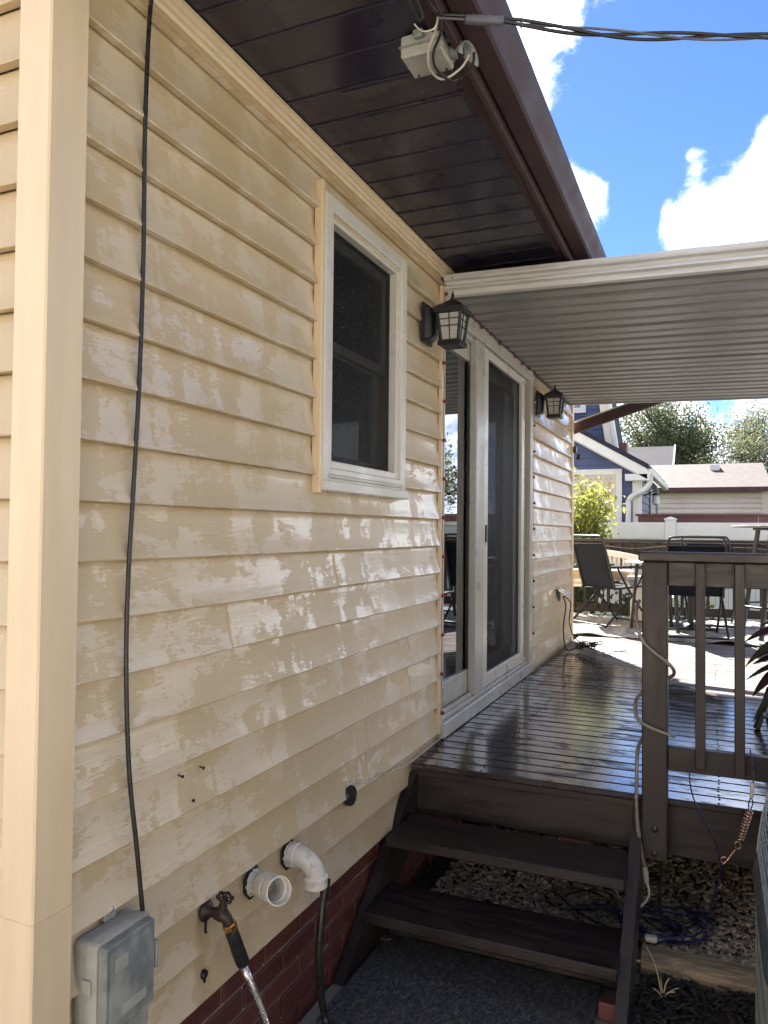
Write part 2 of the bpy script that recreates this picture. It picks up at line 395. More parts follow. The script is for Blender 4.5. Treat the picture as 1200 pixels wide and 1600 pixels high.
basic('concrete_light', (.36, .34, .30), .85, .12, 1.2, .4, 90, .002)
t = NT('mat_rubber'); g = t.noise((60, 14, 40), 5, .7); h = t.noise((95, 48, 60), 4, .65, 1.2)
t.set(Base_Color=t.mix(t.ramp(h, .45, .62), (.036, .037, .043), (.115, .118, .13)), Roughness=t.ramp(g, .3, .7, .35, .65)); t.bump(h, .8, .006)
t = NT('gravel'); oi = t.n('ShaderNodeTexWhiteNoise'); sn = t.noise(42, 0); 
t.l(t.vec(31.0), oi.inputs['Vector'])
b = t.mix(t.ramp(t.noise(30, 3, .6), .35, .68), (.21, .165, .125), (.50, .42, .335)); b = t.mix(t.ramp(t.noise(9, 3), .58, .68), b, (.16, .08, .055))
t.set(Base_Color=b, Roughness=.6); t.bump(t.noise(180, 3), .3, .001)
basic('soil', (.05, .038, .03), .9, .35, 25, .8, 90, .006)
basic('mulch', (.022, .017, .015), .8, .5, 40, .4, 150, .001, rv=.1)
t = NT('timber'); g = t.noise((4, 60, 60), 6, .7); t.set(Base_Color=t.mix(t.ramp(g, .35, .65), (.12, .09, .06), (.30, .235, .155)), Roughness=.75); t.bump(g, .7, .006)
basic('grass_ground', (.055, .085, .028), .9, .4, 3, .8, 60, .01)
basic('grass_blade', (.09, .14, .04), .6, .3, 2)
basic('straw', (.42, .36, .22), .6, .15, 20)
basic('blue_cable', (.012, .016, .065), .35, .25, 20)
t = NT('rope_light'); f = t.noise((90, 90, 90), 2); t.set(Base_Color=t.mix(t.ramp(f, .66, .70), (.34, .29, .25), (.75, .68, .58)), Roughness=.16, Transmission_Weight=.45, IOR=1.45)
basic('red_berry', (.20, .012, .022), .25, .2, 30)
basic('wire_rust', (.16, .09, .06), .5, .3, 30)
basic('ac_body', (.16, .17, .16), .5, .14, 8, .1, 120, .0006)
basic('ac_top', (.050, .058, .066), .42, .15, 8)
basic('ac_dark', (.008, .009, .011), .7, .2, 10)
basic('ac_wire', (.30, .32, .34), .35, .15, 20)
t = NT('leaf_red'); f = t.noise(16, 4, rnd=True); t.set(Base_Color=t.mix(t.ramp(f, .42, .62), (.020, .011, .013), (.055, .020, .027)), Roughness=.35, Subsurface_Weight=0)
t = NT('leaf_dark'); f = t.noise(16, 4); t.set(Base_Color=t.mix(t.ramp(f, .4, .6), (.022, .03, .014), (.055, .06, .028)), Roughness=.35)
def leafmat(name, a, b, c, tr=.35):
    t = NT(name); f = t.noise(1.4, 3, .6); h = t.noise(30, 2)
    col = t.mix(t.ramp(h, .35, .65), t.mix(t.ramp(f, .35, .65), a, b), c)
    t.set(Base_Color=col, Roughness=.55)
    tl = t.n('ShaderNodeBsdfTranslucent'); t.l(col, tl.inputs[0]); ms = t.n('ShaderNodeMixShader'); ms.inputs[0].default_value = tr
    t.l(t.b.outputs[0], ms.inputs[1]); t.l(tl.outputs[0], ms.inputs[2]); t.l(ms.outputs[0], t.out.inputs[0])
leafmat('leaf_green', (.05, .068, .028), (.08, .104, .046), (.115, .132, .068), .4)
leafmat('leaf_olive', (.09, .105, .05), (.14, .155, .08), (.18, .19, .115), .5)
leafmat('leaf_lime', (.16, .20, .03), (.26, .29, .055), (.34, .35, .10), .5)
leafmat('leaf_evergreen', (.010, .02, .010), (.022, .036, .016), (.03, .045, .02), .15)
basic('bark', (.055, .042, .034), .9, .3, 6, .8, 25, .01)
basic('navy_fabric', (.010, .011, .019), .8, .2, 40, .4, 250, .001, spec=.15)
cloth('beige_fabric', (.40, .29, .19), (.52, .40, .29), (10, 10, 10)); cloth('white_fabric', (.55, .53, .5), (.64, .62, .6), (10, 10, 10))
cloth('pillow_fabric', (.05, .05, .05), (.16, .15, .14), (4, 4, 60))
t = NT('rug'); f = t.noise((9, 5, 1), 6, .7); w = t.noise((30, 30, 4), 4, .6)
t.set(Base_Color=t.mix(t.ramp(f, .42, .58), (.20, .21, .225), (.50, .48, .45)), Roughness=.9); t.bump(w, .6, .01)
t = NT('blue_siding'); t.set(Base_Color=t.mix(t.ramp(t.noise(2, 4), .3, .7), (.050, .066, .155), (.066, .086, .19)), Roughness=.5)
t = NT('pink_siding'); t.set(Base_Color=t.mix(t.ramp(t.noise(1.5, 4), .3, .7), (.66, .53, .47), (.74, .61, .55)), Roughness=.55)
def shingles(name, a, b):
    t = NT(name); br = t.n('ShaderNodeTexBrick'); t.l(t.vec((3.2, 3.2, 6.5)), br.inputs['Vector'])
    br.inputs['Scale'].default_value = 1; br.inputs['Mortar Size'].default_value = .03; br.inputs['Row Height'].default_value = .55
    br.inputs['Color1'].default_value = (*a, 1); br.inputs['Color2'].default_value = (*b, 1); br.inputs['Mortar'].default_value = (*mul(a, .6), 1)
    mp = t.n('ShaderNodeCombineXYZ'); s_ = t.n('ShaderNodeSeparateXYZ'); t.l(t.pos, s_.inputs[0]); t.l(s_.outputs[0], mp.inputs[0]); t.l(t.math('ADD', t.math('MULTIPLY', s_.outputs[1], .9), s_.outputs[2]), mp.inputs[1])
    sc_ = t.n('ShaderNodeVectorMath', operation='SCALE'); sc_.inputs['Scale'].default_value = 3.2; t.l(mp.outputs[0], sc_.inputs[0]); t.l(sc_.outputs[0], br.inputs['Vector'])
    t.set(Base_Color=t.mix(t.ramp(t.noise(5, 5), .3, .7, .0, .5), br.outputs[0], mul(b, 1.3)), Roughness=.85)
shingles('shingle_mauve', (.058, .046, .049), (.088, .071, .075)); shingles('shingle_navy', (.011, .013, .026), (.018, .020, .036))
basic('red_brown', (.085, .030, .028), .6, .2, 4)
basic('fence_white', (.78, .79, .80), .45, .04, 3)
basic('wood_table', (.30, .27, .25), .3, .2, (3, 20, 20))
basic('cream_wall', (.72, .66, .56), .6, .05, 3)
basic('grey_wall', (.27, .255, .215), .8, .15, 4)
# ================================================================ GROUND
def sheet(name, x0, x1, y0, y1, z, mat, n=1):
    V = []; F = []
    for i in range(n + 1):
        for j in range(n + 1): V.append((x0 + (x1 - x0) * i / n, y0 + (y1 - y0) * j / n, z))
    for i in range(n):
        for j in range(n): a = i * (n + 1) + j; F.append((a, a + n + 1, a + n + 2, a + 1))
    return struct(mkobj(name, V, F, mat))
sheet('ground', -600, 600, -600, 600, -.03, 'grass_ground')
sheet('driveway', -9, 7.8, -14, 1.45, -.012, 'concrete_light')
sheet('side_path', 2.15, 7.8, 1.45, 3.06, -.010, 'concrete')
sheet('concrete_path', 0.0, .99, 1.45, 3.06, -.004, 'concrete')
sheet('soil_bed', .99, 5.2, 1.45, 3.06, -.008, 'soil')
sheet('gravel_bed', 0, 5.2, 3.06, 6.0, -.006, 'soil')

# ================================================================ HOUSE
house = thing('house', 'tan vinyl clad house with dark brown eave and brick base', 'house', (-3.5, 4, 0))
WY0, WY1 = 1.165, 7.04; LZ, LH = .361, .1256
def lap_board(y0, y1, z0, z1, seed, mat='siding', axis='y', wall=0.0, flare=()):
    """one clapboard course: face leans out to a 13 mm butt edge, long faces wander a little"""
    rr = random.Random(seed); n = max(2, int((y1 - y0) / .06)); ph = rr.random() * 9; am = rr.uniform(.0004, .0011)
    prof = [(-.004, 1.0), (.0, .93), (.0018, .78), (.0052, .58), (.0100, .36), (.0158, .18), (.0218, .05), (.0230, .014), (.0215, -.005), (.0, .004)]
    V = []; F = []; m_ = len(prof)
    for i in range(n + 1):
        y = y0 + (y1 - y0) * i / n
        w = am * (math.sin(y * 4.1 + ph) + .6 * math.sin(y * 9.7 + ph * 2)); dz = .0012 * math.sin(y * 2.3 + ph * 1.7)
        for (fx, fd) in flare:
            d = abs(y - fx)
            if d < .06: w -= .007 * (1 - d / .06) ** 2
        for (px, pz) in prof:
            x = wall + px + w * (1 if px > .001 else .2); z = z0 + (z1 - z0) * pz + (dz if pz < .9 else 0)
            V.append((x, y, z) if axis == 'y' else (y, 1.10 - x, z))
    for i in range(n):
        for k in range(m_ - 1): a = i * m_ + k; F.append((a, a + 1, a + m_ + 1, a + m_))
    F.append(tuple(range(m_))); F.append(tuple(n * m_ + k for k in range(m_))[::-1])
    return mkobj('siding_board', V, F, mat, house, 40)
for k in range(20):
    z0 = LZ + k * LH; z1 = min(z0 + LH, 2.80)
    cuts = []
    if z1 > 1.75 and z0 < 2.61: cuts.append((2.19, 2.945))
    if z1 > .572 and z0 < 2.70: cuts.append((3.44, 5.39))
    y = WY0; fl = []; seam = {1: 2.62, 3: 1.72, 4: 2.35, 7: 1.95, 2: 3.05}.get(k // 2)
    for (a, b) in cuts:
        if seam and y < seam - .2 and seam + .2 < a:
            lap_board(y, seam + .012, z0, z1, k * 7 + 1, flare=fl); lap_board(seam, a, z0, z1 - .0015, k * 7 + 2, wall=.0014, flare=[(a, 1)])
        else: lap_board(y, a, z0, z1, k * 7 + len(fl), flare=fl + [(a, 1)])
        y = b; fl = [(b, 1)]
    lap_board(y, WY1, z0, z1, k * 7 + 5, flare=fl)
    lap_board(-3.2, -.0605, z0, z1, k * 7 + 3, 'siding_front', 'x')
# corner posts
mb = MB()
poly = [(.028, 1.076), (.028, 1.167), (.012, 1.170), (.0, 1.172), (-.03, 1.172), (-.03, 1.12), (-.064, 1.12), (-.064, 1.084), (-.062, 1.077), (-.056, 1.073), (.024, 1.0725)]
mb.prism(poly, 'z', .793, 2.81); mb.build('corner_post', 'tan_trim', house)
mb = MB(); mb.prism([(p[0] + (.0018 if p[0] > 0 else 0), p[1] - (.0018 if p[1] < 1.09 else 0)) for p in poly], 'z', .30, .806); mb.build('corner_post', 'tan_trim', house)
MB().box(-.05, .022, WY1, WY1 + .075, .572, 2.80, .003).build('corner_post', 'tan_trim', house)
# frieze trim under the soffit
mb = MB(); mb.prism([(-.01, 2.838), (.034, 2.838), (.034, 2.826), (.027, 2.821), (.027, 2.808), (.022, 2.802), (.022, 2.790), (.027, 2.785), (.022, 2.777), (-.01, 2.777)], 'y', 1.10, WY1 + .07)
mb.build('frieze_trim', 'tan_trim', house, 30)
# wall core, gable walls, roof and rooms
mb = MB()
for (y0, y1, z0, z1) in ((1.12, 2.25, .34, 2.84), (2.25, 2.90, .34, 1.72), (2.25, 2.90, 2.64, 2.84), (2.90, 3.47, .34, 2.84), (3.47, 5.36, .34, .60), (3.47, 5.36, 2.69, 2.84), (5.36, 7.03, .34, 2.84)):
    mb.box(-.13, -.005, y0, y1, z0, z1)
mb.build('wall_core', 'tan_trim', house)
mb = MB(); mb.box(-7.2, -.131, 1.12, 1.24, 0, 2.84); mb.prism([(-7.2, 2.841), (-.02, 2.841), (-3.6, 4.75)], 'y', 1.12, 1.24); mb.build('gable_wall', 'siding_front', house)
mb = MB(); mb.box(-7.2, -.131, 6.93, 7.05, 0, 2.84); mb.prism([(-7.2, 2.841), (-.02, 2.841), (-3.6, 4.75)], 'y', 6.93, 7.05); mb.build('gable_wall', 'siding_front', house)
MB().box(-7.3, -7.21, 1.12, 7.05, 0, 2.84).build('rear_wall', 'siding', house)
mb = MB(); mb.prism([(.69, 2.945), (-3.6, 4.95), (-7.9, 2.925), (-7.9, 3.0), (-3.6, 5.04), (.69, 2.985)], 'y', .75, 7.30); mb.build('roof', 'roof_shingle', house)
# soffit: ribbed panels, every third pair perforated
y = .80; k = 0
while y < 7.25:
    y1 = y + .1435
    vent = k in (5, 8, 9, 21, 22)
    mb = MB(); mb.box(.002, .548, y + .004, y1 - .004, 2.842, 2.850, .003); mb.box(.002, .548, y1 - .0065, y1 + .002, 2.838, 2.846, .0015)
    mb.build('soffit_panel', 'soffit', house)
    if vent: MB().box(.21, .53, y + .012, y1 - .014, 2.8405, 2.8435).build('soffit_vent', 'soffit_vent', house)
    y = y1; k += 1
MB().box(.548, .594, .78, 7.28, 2.826, 2.856, .006).build('soffit_channel', 'gutter', house)
MB().box(.594, .612, .78, 7.28, 2.80, 2.93, .002).build('fascia', 'gutter', house)
mb = MB(); prof = [(.613, 2.925), (.613, 2.836), (.622, 2.829), (.680, 2.829), (.688, 2.836), (.690, 2.852), (.698, 2.872), (.712, 2.894), (.717, 2.912), (.717, 2.936), (.704, 2.936), (.704, 2.928), (.711, 2.92), (.705, 2.90), (.690, 2.876), (.682, 2.840), (.624, 2.838), (.622, 2.925)]
mb.prism(prof, 'y', .76, 7.30); mb.build('gutter', 'gutter', house, 35)
# rooms behind the glass
mb = MB(); mb.box(-3.6, -3.5, 1.25, 6.92, .5, 2.84); mb.box(-3.49, -.14, 1.25, 6.92, .50, .56); mb.box(-3.49, -.14, 1.25, 6.92, 2.80, 2.838); mb.box(-3.49, -.14, 3.15, 3.22, .57, 2.79)
mb.build('room', 'dark_room', house)
# brick base
mb = MB(); mb.box(-.12, -.020, 1.125, 7.0, -.05, .36); mb.build('mortar', 'mortar', house)
bm0 = MB().box(-.05, .05, -.0975, .0975, -.029, .029, .003).v
me_b = None; NB = 0
for row in range(5):
    z = .338 - .0715 * row - .035; yy = 1.135 + (0.1025 if row % 2 else 0)
    while yy < 4.3:
        if me_b is None:
            ob = MB().box(-.05, -.012, -.0975, .0975, -.031, .031, .003).build('brick', 'brick', None); me_b = ob.data; bb = ob
        else:
            bb = bpy.data.objects.new('brick', me_b); COL.objects.link(bb)
        bb.parent = house; bb.location = (random.uniform(-.002, .002) + 3.5, yy + .0975 - 4, z); bb.rotation_euler = (0, random.uniform(-.01, .01), random.uniform(-.006, .006)); yy += .206
# ---- window
win = MB(); y0, y1, z0, z1 = 2.185, 2.940, 1.690, 2.690
def frame(mb, y0, y1, z0, z1, w, x0, x1, b=.003, wb=None, wt=None):
    wb = wb or w; wt = wt or w
    mb.box(x0, x1, y0, y0 + w, z0, z1, b); mb.box(x0, x1, y1 - w, y1, z0, z1, b)
    mb.box(x0, x1 - .0007, y0 + w - .001, y1 - w + .001, z0, z0 + wb, b); mb.box(x0, x1 - .0007, y0 + w - .001, y1 - w + .001, z1 - wt, z1, b)
frame(win, y0 + .018, y1 - .014, z0 + .028, z1 - .002, .052, -.02, .034, .004)
window = win.build('window', 'white_vinyl', house)
mb = MB(); frame(mb, y0 + .066, y1 - .060, z0 + .072, z1 - .046, .034, -.02, .021, .003); mb.build('inner_frame', 'white_vinyl', window)
MB().box(-.02, .047, y0 + .012, y1 - .008, z0, z0 + .036, .004).build('sill', 'white_vinyl', window)
MB().box(.0, .040, y0 + .05, y1 - .05, z0 + .044, z0 + .058, .003).build('sill_track', 'white_frame', window)
mb = MB(); mb.box(.0, .030, y0 - .002, y0 + .016, z0 - .008, z1 + .028, .002); mb.build('channel_trim', 'tan_trim', window)
mb = MB(); mb.box(.0, .022, y1 - .013, y1 + .003, z0 + .03, z1 + .006, .002); mb.build('channel_trim', 'tan_trim', window)
mb = MB(); frame(mb, 2.30, 2.83, 2.19, 2.60, .036, -.045, -.02, .003); mb.build('upper_sash', 'white_frame', window)
mb = MB(); frame(mb, 2.30, 2.83, 1.79, 2.225, .040, -.080, -.050, .003); mb.build('lower_sash', 'white_frame', window)
MB().box(-.036, -.032, 2.335, 2.795, 2.225, 2.566).build('pane', 'glass', window)
MB().box(-.068, -.064, 2.338, 2.792, 1.828, 2.187).build('pane', 'glass', window)
MB().box(-.012, -.0108, 2.28, 2.852, 1.79, 2.62).build('insect_screen', 'screen', window)
def curtain(y0, y1, z0, z1, x, mat, parent, name='curtain', wav=.035, amp=.012):
    L0, L1 = [], []; n = int((y1 - y0) / .008)
    lo = []
    for zz in np.linspace(z0, z1, 8):
        lo.append([(x + amp * math.sin(2 * math.pi * (y0 + (y1 - y0) * i / n) / wav + .7 * math.sin(zz * 3 + i * .05)) , y0 + (y1 - y0) * i / n, float(zz)) for i in range(n + 1)])
    mb = MB(); mb.loops(lo, closed=False); return mb.build(name, mat, parent, 80)
curtain(2.27, 2.62, 1.74, 2.02, -.22, 'curtain_mauve', window, wav=.06, amp=.02)
# ---- sliding door
dy0, dy1, dz0, dz1 = 3.445, 5.375, .574, 2.725
mb = MB(); mb.box(-.10, .020, dy0, dy0 + .022, dz0, dz1, .003); mb.box(-.10, .026, dy1 - .085, dy1, dz0 + .07, dz1, .004)
mb.box(-.10, .022, dy0 + .022, dy1 - .085, 2.625, dz1, .004); mb.box(-.10, -.006, dy0 + .022, dy1 - .085, 2.60, 2.625, .003)
door = mb.build('sliding_door', 'white_frame', house)
mb = MB(); mb.box(-.10, .034, dy0 - .004, dy1 + .006, dz0, .648, .005); mb.box(-.10, .010, dy0 + .02, dy1 - .02, .648, .668, .002); mb.box(-.045, -.038, dy0 + .02, dy1 - .09, .668, .690, .001); mb.box(-.012, -.005, dy0 + .02, dy1 - .09, .668, .690, .001)
mb.build('threshold', 'white_frame', door)
mb = MB(); frame(mb, 3.52, 4.115, .672, 2.60, .075, -.060, -.028, .004, .135, .10); pl = mb.build('glass_panel', 'white_frame', door); MB().box(-.046, -.042, 3.59, 4.045, .80, 2.505).build('pane', 'glass', door)
MB().box(-.0415, -.036, 4.030, 4.0385, .81, 2.49).build('gasket', 'black_plastic', door)
mb = MB(); frame(mb, 4.30, 5.27, .672, 2.60, .075, -.095, -.070, .004, .12, .09); mb.build('glass_panel', 'white_frame', door); MB().box(-.085, -.080, 4.36, 5.20, .79, 2.515).build('pane', 'glass', door)
MB().box(-.0275, .014, 4.015, 4.168, .672, 2.622, .004).build('meeting_stile', 'white_frame', door)
mb = MB(); frame(mb, 4.171, 5.17, .674, 2.615, .085, -.024, .012, .004, .075, .05); mb.build('screen_frame', 'white_vinyl', door); MB().box(-.008, -.0068, 4.24, 5.10, .74, 2.57).build('insect_screen', 'screen', door)
mb = MB(); mb.box(.012, .020, 4.20, 4.222, 1.50, 1.60, .003); mb.build('handle', 'black_plastic', door)
curtain(3.70, 3.78, .64, 2.60, -.125, 'curtain_mauve', door, wav=.13, amp=.012); curtain(3.80, 4.28, .64, 2.60, -.078, 'curtain_mauve', door, wav=.055, amp=.008)
mb = MB(); mb.box(.0, .018, dy0 - .024, dy0 - .002, .60, 2.74, .002); mb.build('channel_trim', 'tan_trim', house)
MB().box(.0, .018, dy1 + .001, dy1 + .014, .60, 2.74, .002).build('channel_trim', 'tan_trim', house)
# ================================================================ DECK, STAIRS, RAILS
deck = thing('deck', 'brown board deck outside the sliding door, wet in the shade', 'deck', (2.5, 6, 0))
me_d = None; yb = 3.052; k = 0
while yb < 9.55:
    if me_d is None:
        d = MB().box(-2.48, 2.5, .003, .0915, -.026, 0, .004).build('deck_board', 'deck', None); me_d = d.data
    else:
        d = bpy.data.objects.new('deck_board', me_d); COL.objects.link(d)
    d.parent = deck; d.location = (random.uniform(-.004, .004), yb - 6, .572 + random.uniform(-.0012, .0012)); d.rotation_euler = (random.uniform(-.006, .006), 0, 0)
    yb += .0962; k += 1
mb = MB(); mb.box(.022, 5.0, 3.076, 3.112, .352, .544, .004); mb.build('fascia_board', 'brown_wood_x', deck)
mb = MB()
for i in range(40):
    for x in (.32, 1.22, 2.12):
        for dy in (.022, .072): mb.lathe([(.0042, -.001), (.0042, .0016), (.0026, .0020)], (x + random.uniform(-.008, .008), 3.052 + i * .0962 + dy, .572), (0, 0, 1), 7)
o = mb.build('screw_heads', 'spigot_metal', deck); o['kind'] = 'stuff'
MB().box(.022, .943, 3.066, 3.0755, .515, .5435, .002).build('nosing_strip', 'brown_wood_x', deck)
for x in (.3, 1.2, 2.1, 3.0, 3.9, 4.8): MB().box(x, x + .04, 3.115, 9.5, .40, .543).build('joist', 'brown_wood_x', deck)
MB().box(.022, 5.0, 9.50, 9.54, .352, .543).build('rim_joist', 'brown_wood_x', deck)
for x, y in ((.55, 3.6), (2.6, 3.6), (4.6, 3.6), (2.6, 9.3), (4.6, 9.3)): MB().box(x, x + .14, y, y + .14, -.02, .39, .004).build('pier', 'brick', deck)
# stairs
stairs = thing('deck_stairs', 'two open brown wooden steps with side stringers leading up to deck', 'stairs', (.48, 2.75, 0))
def stringer(x0, x1):
    s = .77; L = math.hypot(1, s); ny, nz = s / L, -1 / L
    e = lambda y: (y, .512 - s * (3.037 - y))
    a, b = e(3.06), e(2.31)
    w = .215
    p = [(a[0], a[1] + .0), (b[0], b[1] - .0), (b[0] + ny * .02, -.002), (2.60, -.002), (3.06, .40 - .0)]
    p = [a, (2.372, .001), (2.63, .001), (3.066, .30), (3.066, a[1] - .02)]
    mb = MB(); mb.prism(p, 'x', x0, x1); return mb.build('stringer', 'brown_paint', stairs)
stringer(.004, .044); stringer(.926, .964)
MB().box(.046, .930, 2.722, 2.985, .343, .381, .005).build('tread', 'brown_wood_x', stairs)
MB().box(.046, .930, 2.508, 2.775, .152, .190, .005).build('tread', 'brown_wood_x', stairs)
MB().box(.06, .925, 2.735, 2.80, .0, .085, .004).build('base_sill', 'brown_paint', stairs)
# front rail
fr = thing('deck_rail', 'brown wooden deck rail with square balusters beside the stairs', 'railing', (1.0, 3.03, .57))
MB().box(.962, 1.051, 2.985, 3.072, .362, 1.455, .004).build('post', 'brown_wood_z', fr)
MB().box(4.6, 4.689, 2.985, 3.072, .362, 1.455, .004).build('post', 'brown_wood_z', fr)
MB().box(.952, 4.75, 2.945, 3.085, 1.457, 1.492, .005).build('cap_rail', 'brown_wood_x', fr)
MB().box(1.052, 4.6, 3.002, 3.038, 1.366, 1.456, .003).build('top_rail', 'brown_wood_x', fr)
MB().box(1.052, 4.6, 3.002, 3.038, .690, .776, .003).build('bottom_rail', 'brown_wood_x', fr)
x = 1.146
while x < 4.55:
    MB().box(x, x + .034, 2.966, 3.000, .716 if x < 1.2 else .703, 1.455, .003).build('baluster', 'brown_wood_z', fr); x += .1285
for z in (.47, .382): MB().lathe([(.013, 0), (.013, .003), (.007, .006), (.002, .007)], (1.008, 2.985, z + .005), (0, -1, 0), 14).build('bolt', 'brown_paint', fr)
# far rail
far = thing('deck_rail', 'dark brown rail along the far edge of the deck in front of white fence', 'railing', (1.5, 9.62, .57))
MB().box(-1.6, 5.0, 9.55, 9.69, 1.455, 1.49, .004).build('cap_rail', 'brown_wood_x', far)
MB().box(-1.6, 5.0, 9.60, 9.64, 1.27, 1.452, .003).build('top_rail', 'brown_wood_x', far)
MB().box(-1.6, 5.0, 9.60, 9.64, .60, .70, .003).build('bottom_rail', 'brown_wood_x', far)
for x in (-1.5, .55, 2.6, 4.6): MB().box(x, x + .09, 9.645, 9.73, .0, 1.453, .004).build('post', 'brown_wood_z', far)
x = -1.38
while x < 4.95: MB().box(x, x + .036, 9.562, 9.598, .64, 1.44, .003).build('baluster', 'brown_wood_z', far); x += .139

# ================================================================ AWNING
aw = thing('awning', 'weathered white metal patio awning fixed under the brown eave', 'awning', (1.6, 5.1, 2.7))
sz = lambda x: -.0225 * x
def slant(x0, x1, y0, y1, z0, z1):
    mb = MB(); V = [(x, y, z + sz(x)) for x in (x0, x1) for y in (y0, y1) for z in (z0, z1)]
    return mb.add(V, [(0, 1, 3, 2), (4, 6, 7, 5), (0, 4, 5, 1), (2, 3, 7, 6), (0, 2, 6, 4), (1, 5, 7, 3)])
prof = [(3.452, 2.797), (3.440, 2.795), (3.436, 2.776), (3.440, 2.768), (3.466, 2.764), (3.466, 2.748), (3.446, 2.741), (3.438, 2.735), (3.438, 2.726), (3.462, 2.720), (3.462, 2.706), (3.440, 2.702), (3.440, 2.690), (3.478, 2.690), (3.478, 2.697), (3.50, 2.71), (3.50, 2.797)]
XA = 3.25
mb = MB(); n = len(prof); V = [(.012, p[0], p[1]) for p in prof] + [(XA, p[0], p[1] + sz(XA)) for p in prof]
mb.add(V, [tuple(range(n))[::-1], tuple(range(n, 2 * n))] + [(i, (i + 1) % n, n + (i + 1) % n, n + i) for i in range(n)]); mb.build('front_beam', 'aluminium_white', aw)
# folded roof pans, ribs run out from the wall
y = 3.505; pw = .3012
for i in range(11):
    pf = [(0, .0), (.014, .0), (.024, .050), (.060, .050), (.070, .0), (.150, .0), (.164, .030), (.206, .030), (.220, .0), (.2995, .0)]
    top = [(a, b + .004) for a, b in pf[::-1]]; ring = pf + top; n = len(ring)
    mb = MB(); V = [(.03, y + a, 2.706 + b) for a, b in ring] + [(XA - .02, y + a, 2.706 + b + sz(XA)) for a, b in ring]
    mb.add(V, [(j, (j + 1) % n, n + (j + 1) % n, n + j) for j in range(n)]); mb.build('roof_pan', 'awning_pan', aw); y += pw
slant(.012, XA, y, y + .035, 2.695, 2.80).build('rear_beam', 'awning_pan', aw)
slant(XA, XA + .12, 3.44, y + .035, 2.66, 2.80).build('edge_gutter', 'aluminium_white', aw)
slant(.004, .030, 3.50, y, 2.700, 2.716).build('wall_seal', 'black_plastic', aw)
MB().box(.018, .03, 3.50, y, 2.717, 2.80).build('wall_channel', 'aluminium_white', aw)
MB().box(.002, .016, 3.425, 3.452, 2.752, 2.822, .002).build('end_bracket', 'black_plastic', aw)
for yy in (3.6, 6.6): MB().box(3.14, 3.22, yy, yy + .08, .572, 2.632, .006).build('post', 'aluminium_white', aw)
MB().lathe([(.004, 0), (.004, .004)], (.06, 3.438, 2.775), (0, -1, 0), 8).build('rivet', 'black_plastic', aw)
br = thing('roof_brace', 'dark brown diagonal timber brace between house corner and awning', 'brace', (-.1, 7.16, 2.5))
MB().bar((-.16, 7.19, 2.475), (.95, 7.19, 2.83), .05, .092, .003).build('beam', 'gutter', br)
MB().bar((-.16, 7.19, 2.529), (.95, 7.19, 2.884), .06, .012, .001).build('cap', 'white_frame', br)  # white strip stands in for the sunlit top edge of the beam
# ================================================================ THINGS ON THE WALL
mb = MB(); mb.tube(spline([(.05, 1.40, 2.84), (.035, 1.362, 2.80), (.026, 1.351, 2.74), (.022, 1.346, 2.47), (.023, 1.347, 2.18), (.022, 1.342, 1.885), (.024, 1.326, 1.625), (.026, 1.314, 1.455), (.03, 1.308, 1.26), (.035, 1.317, 1.034), (.045, 1.334, .86), (.055, 1.348, .70)], 10), .0052, 10)
tag(mb.build('cable', 'black_cable', None, 60), 'long black cable hanging down the siding into the grey box', 'cable')
ub = thing('utility_box', 'weathered grey plastic telephone junction box on the siding near the corner', 'utility box', (.05, 1.28, .5))
def rbox(y0, y1, z0, z1, xs, r, n=4):
    """stack of rounded rectangles in the y-z plane: xs = list of (x, inset)"""
    ls = []
    for x, ins in xs: ls.append([(x, p[0], p[1]) for p in rrect((y0 + y1) / 2, (z0 + z1) / 2, (y1 - y0) / 2 - ins, (z1 - z0) / 2 - ins, max(r - ins * .5, .002), 0, n)])
    return MB().loops(ls, True, True, True)
rbox(1.196, 1.352, .455, .716, [(.012, .002), (.012, 0), (.040, 0), (.0405, .003)], .012).build('base', 'box_light', ub, 40)
lid = rbox(1.193, 1.355, .470, .719, [(.0415, .002), (.043, 0), (.066, 0), (.070, .003)], .012).build('lid', 'box_light', ub, 40)
rbox(1.200, 1.349, .532, .712, [(.0705, 0), (.086, .001), (.089, .004)], .008).build('cover_panel', 'box_grey', ub, 40)
mb = MB(); mb.prism([(1.206, .532), (1.318, .532), (1.318, .488), (1.300, .478), (1.224, .478), (1.206, .488)], 'x', .0705, .082); mb.build('lower_cover', 'box_grey', ub)
rbox(1.212, 1.337, .548, .698, [(.0895, 0), (.0912, .002)], .006).build('raised_panel', 'box_grey', lid, 40)
mb = MB(); mb.box(.091, .0925, 1.225, 1.262, .652, .682, .001); mb.build('worn_sticker', 'box_light', lid)
mb = MB(); mb.box(.091, .0925, 1.245, 1.318, .558, .580, .001); mb.build('worn_sticker', 'box_light', lid)
for z in (.62, .53): MB().box(.038, .060, 1.186, 1.194, z, z + .028, .002).build('latch', 'box_light', ub)
MB().box(.080, .092, 1.3495, 1.357, .60, .66, .002).build('hasp', 'box_grey', ub)
mb = MB(); mb.box(.004, .018, 1.272, 1.306, .7165, .756, .003); mb.build('mounting_tab', 'box_light', ub)
MB().lathe([(.007, 0), (.007, .003), (.003, .005)], (.018, 1.289, .740), (1, 0, 0), 10).build('screw', 'steel', ub)
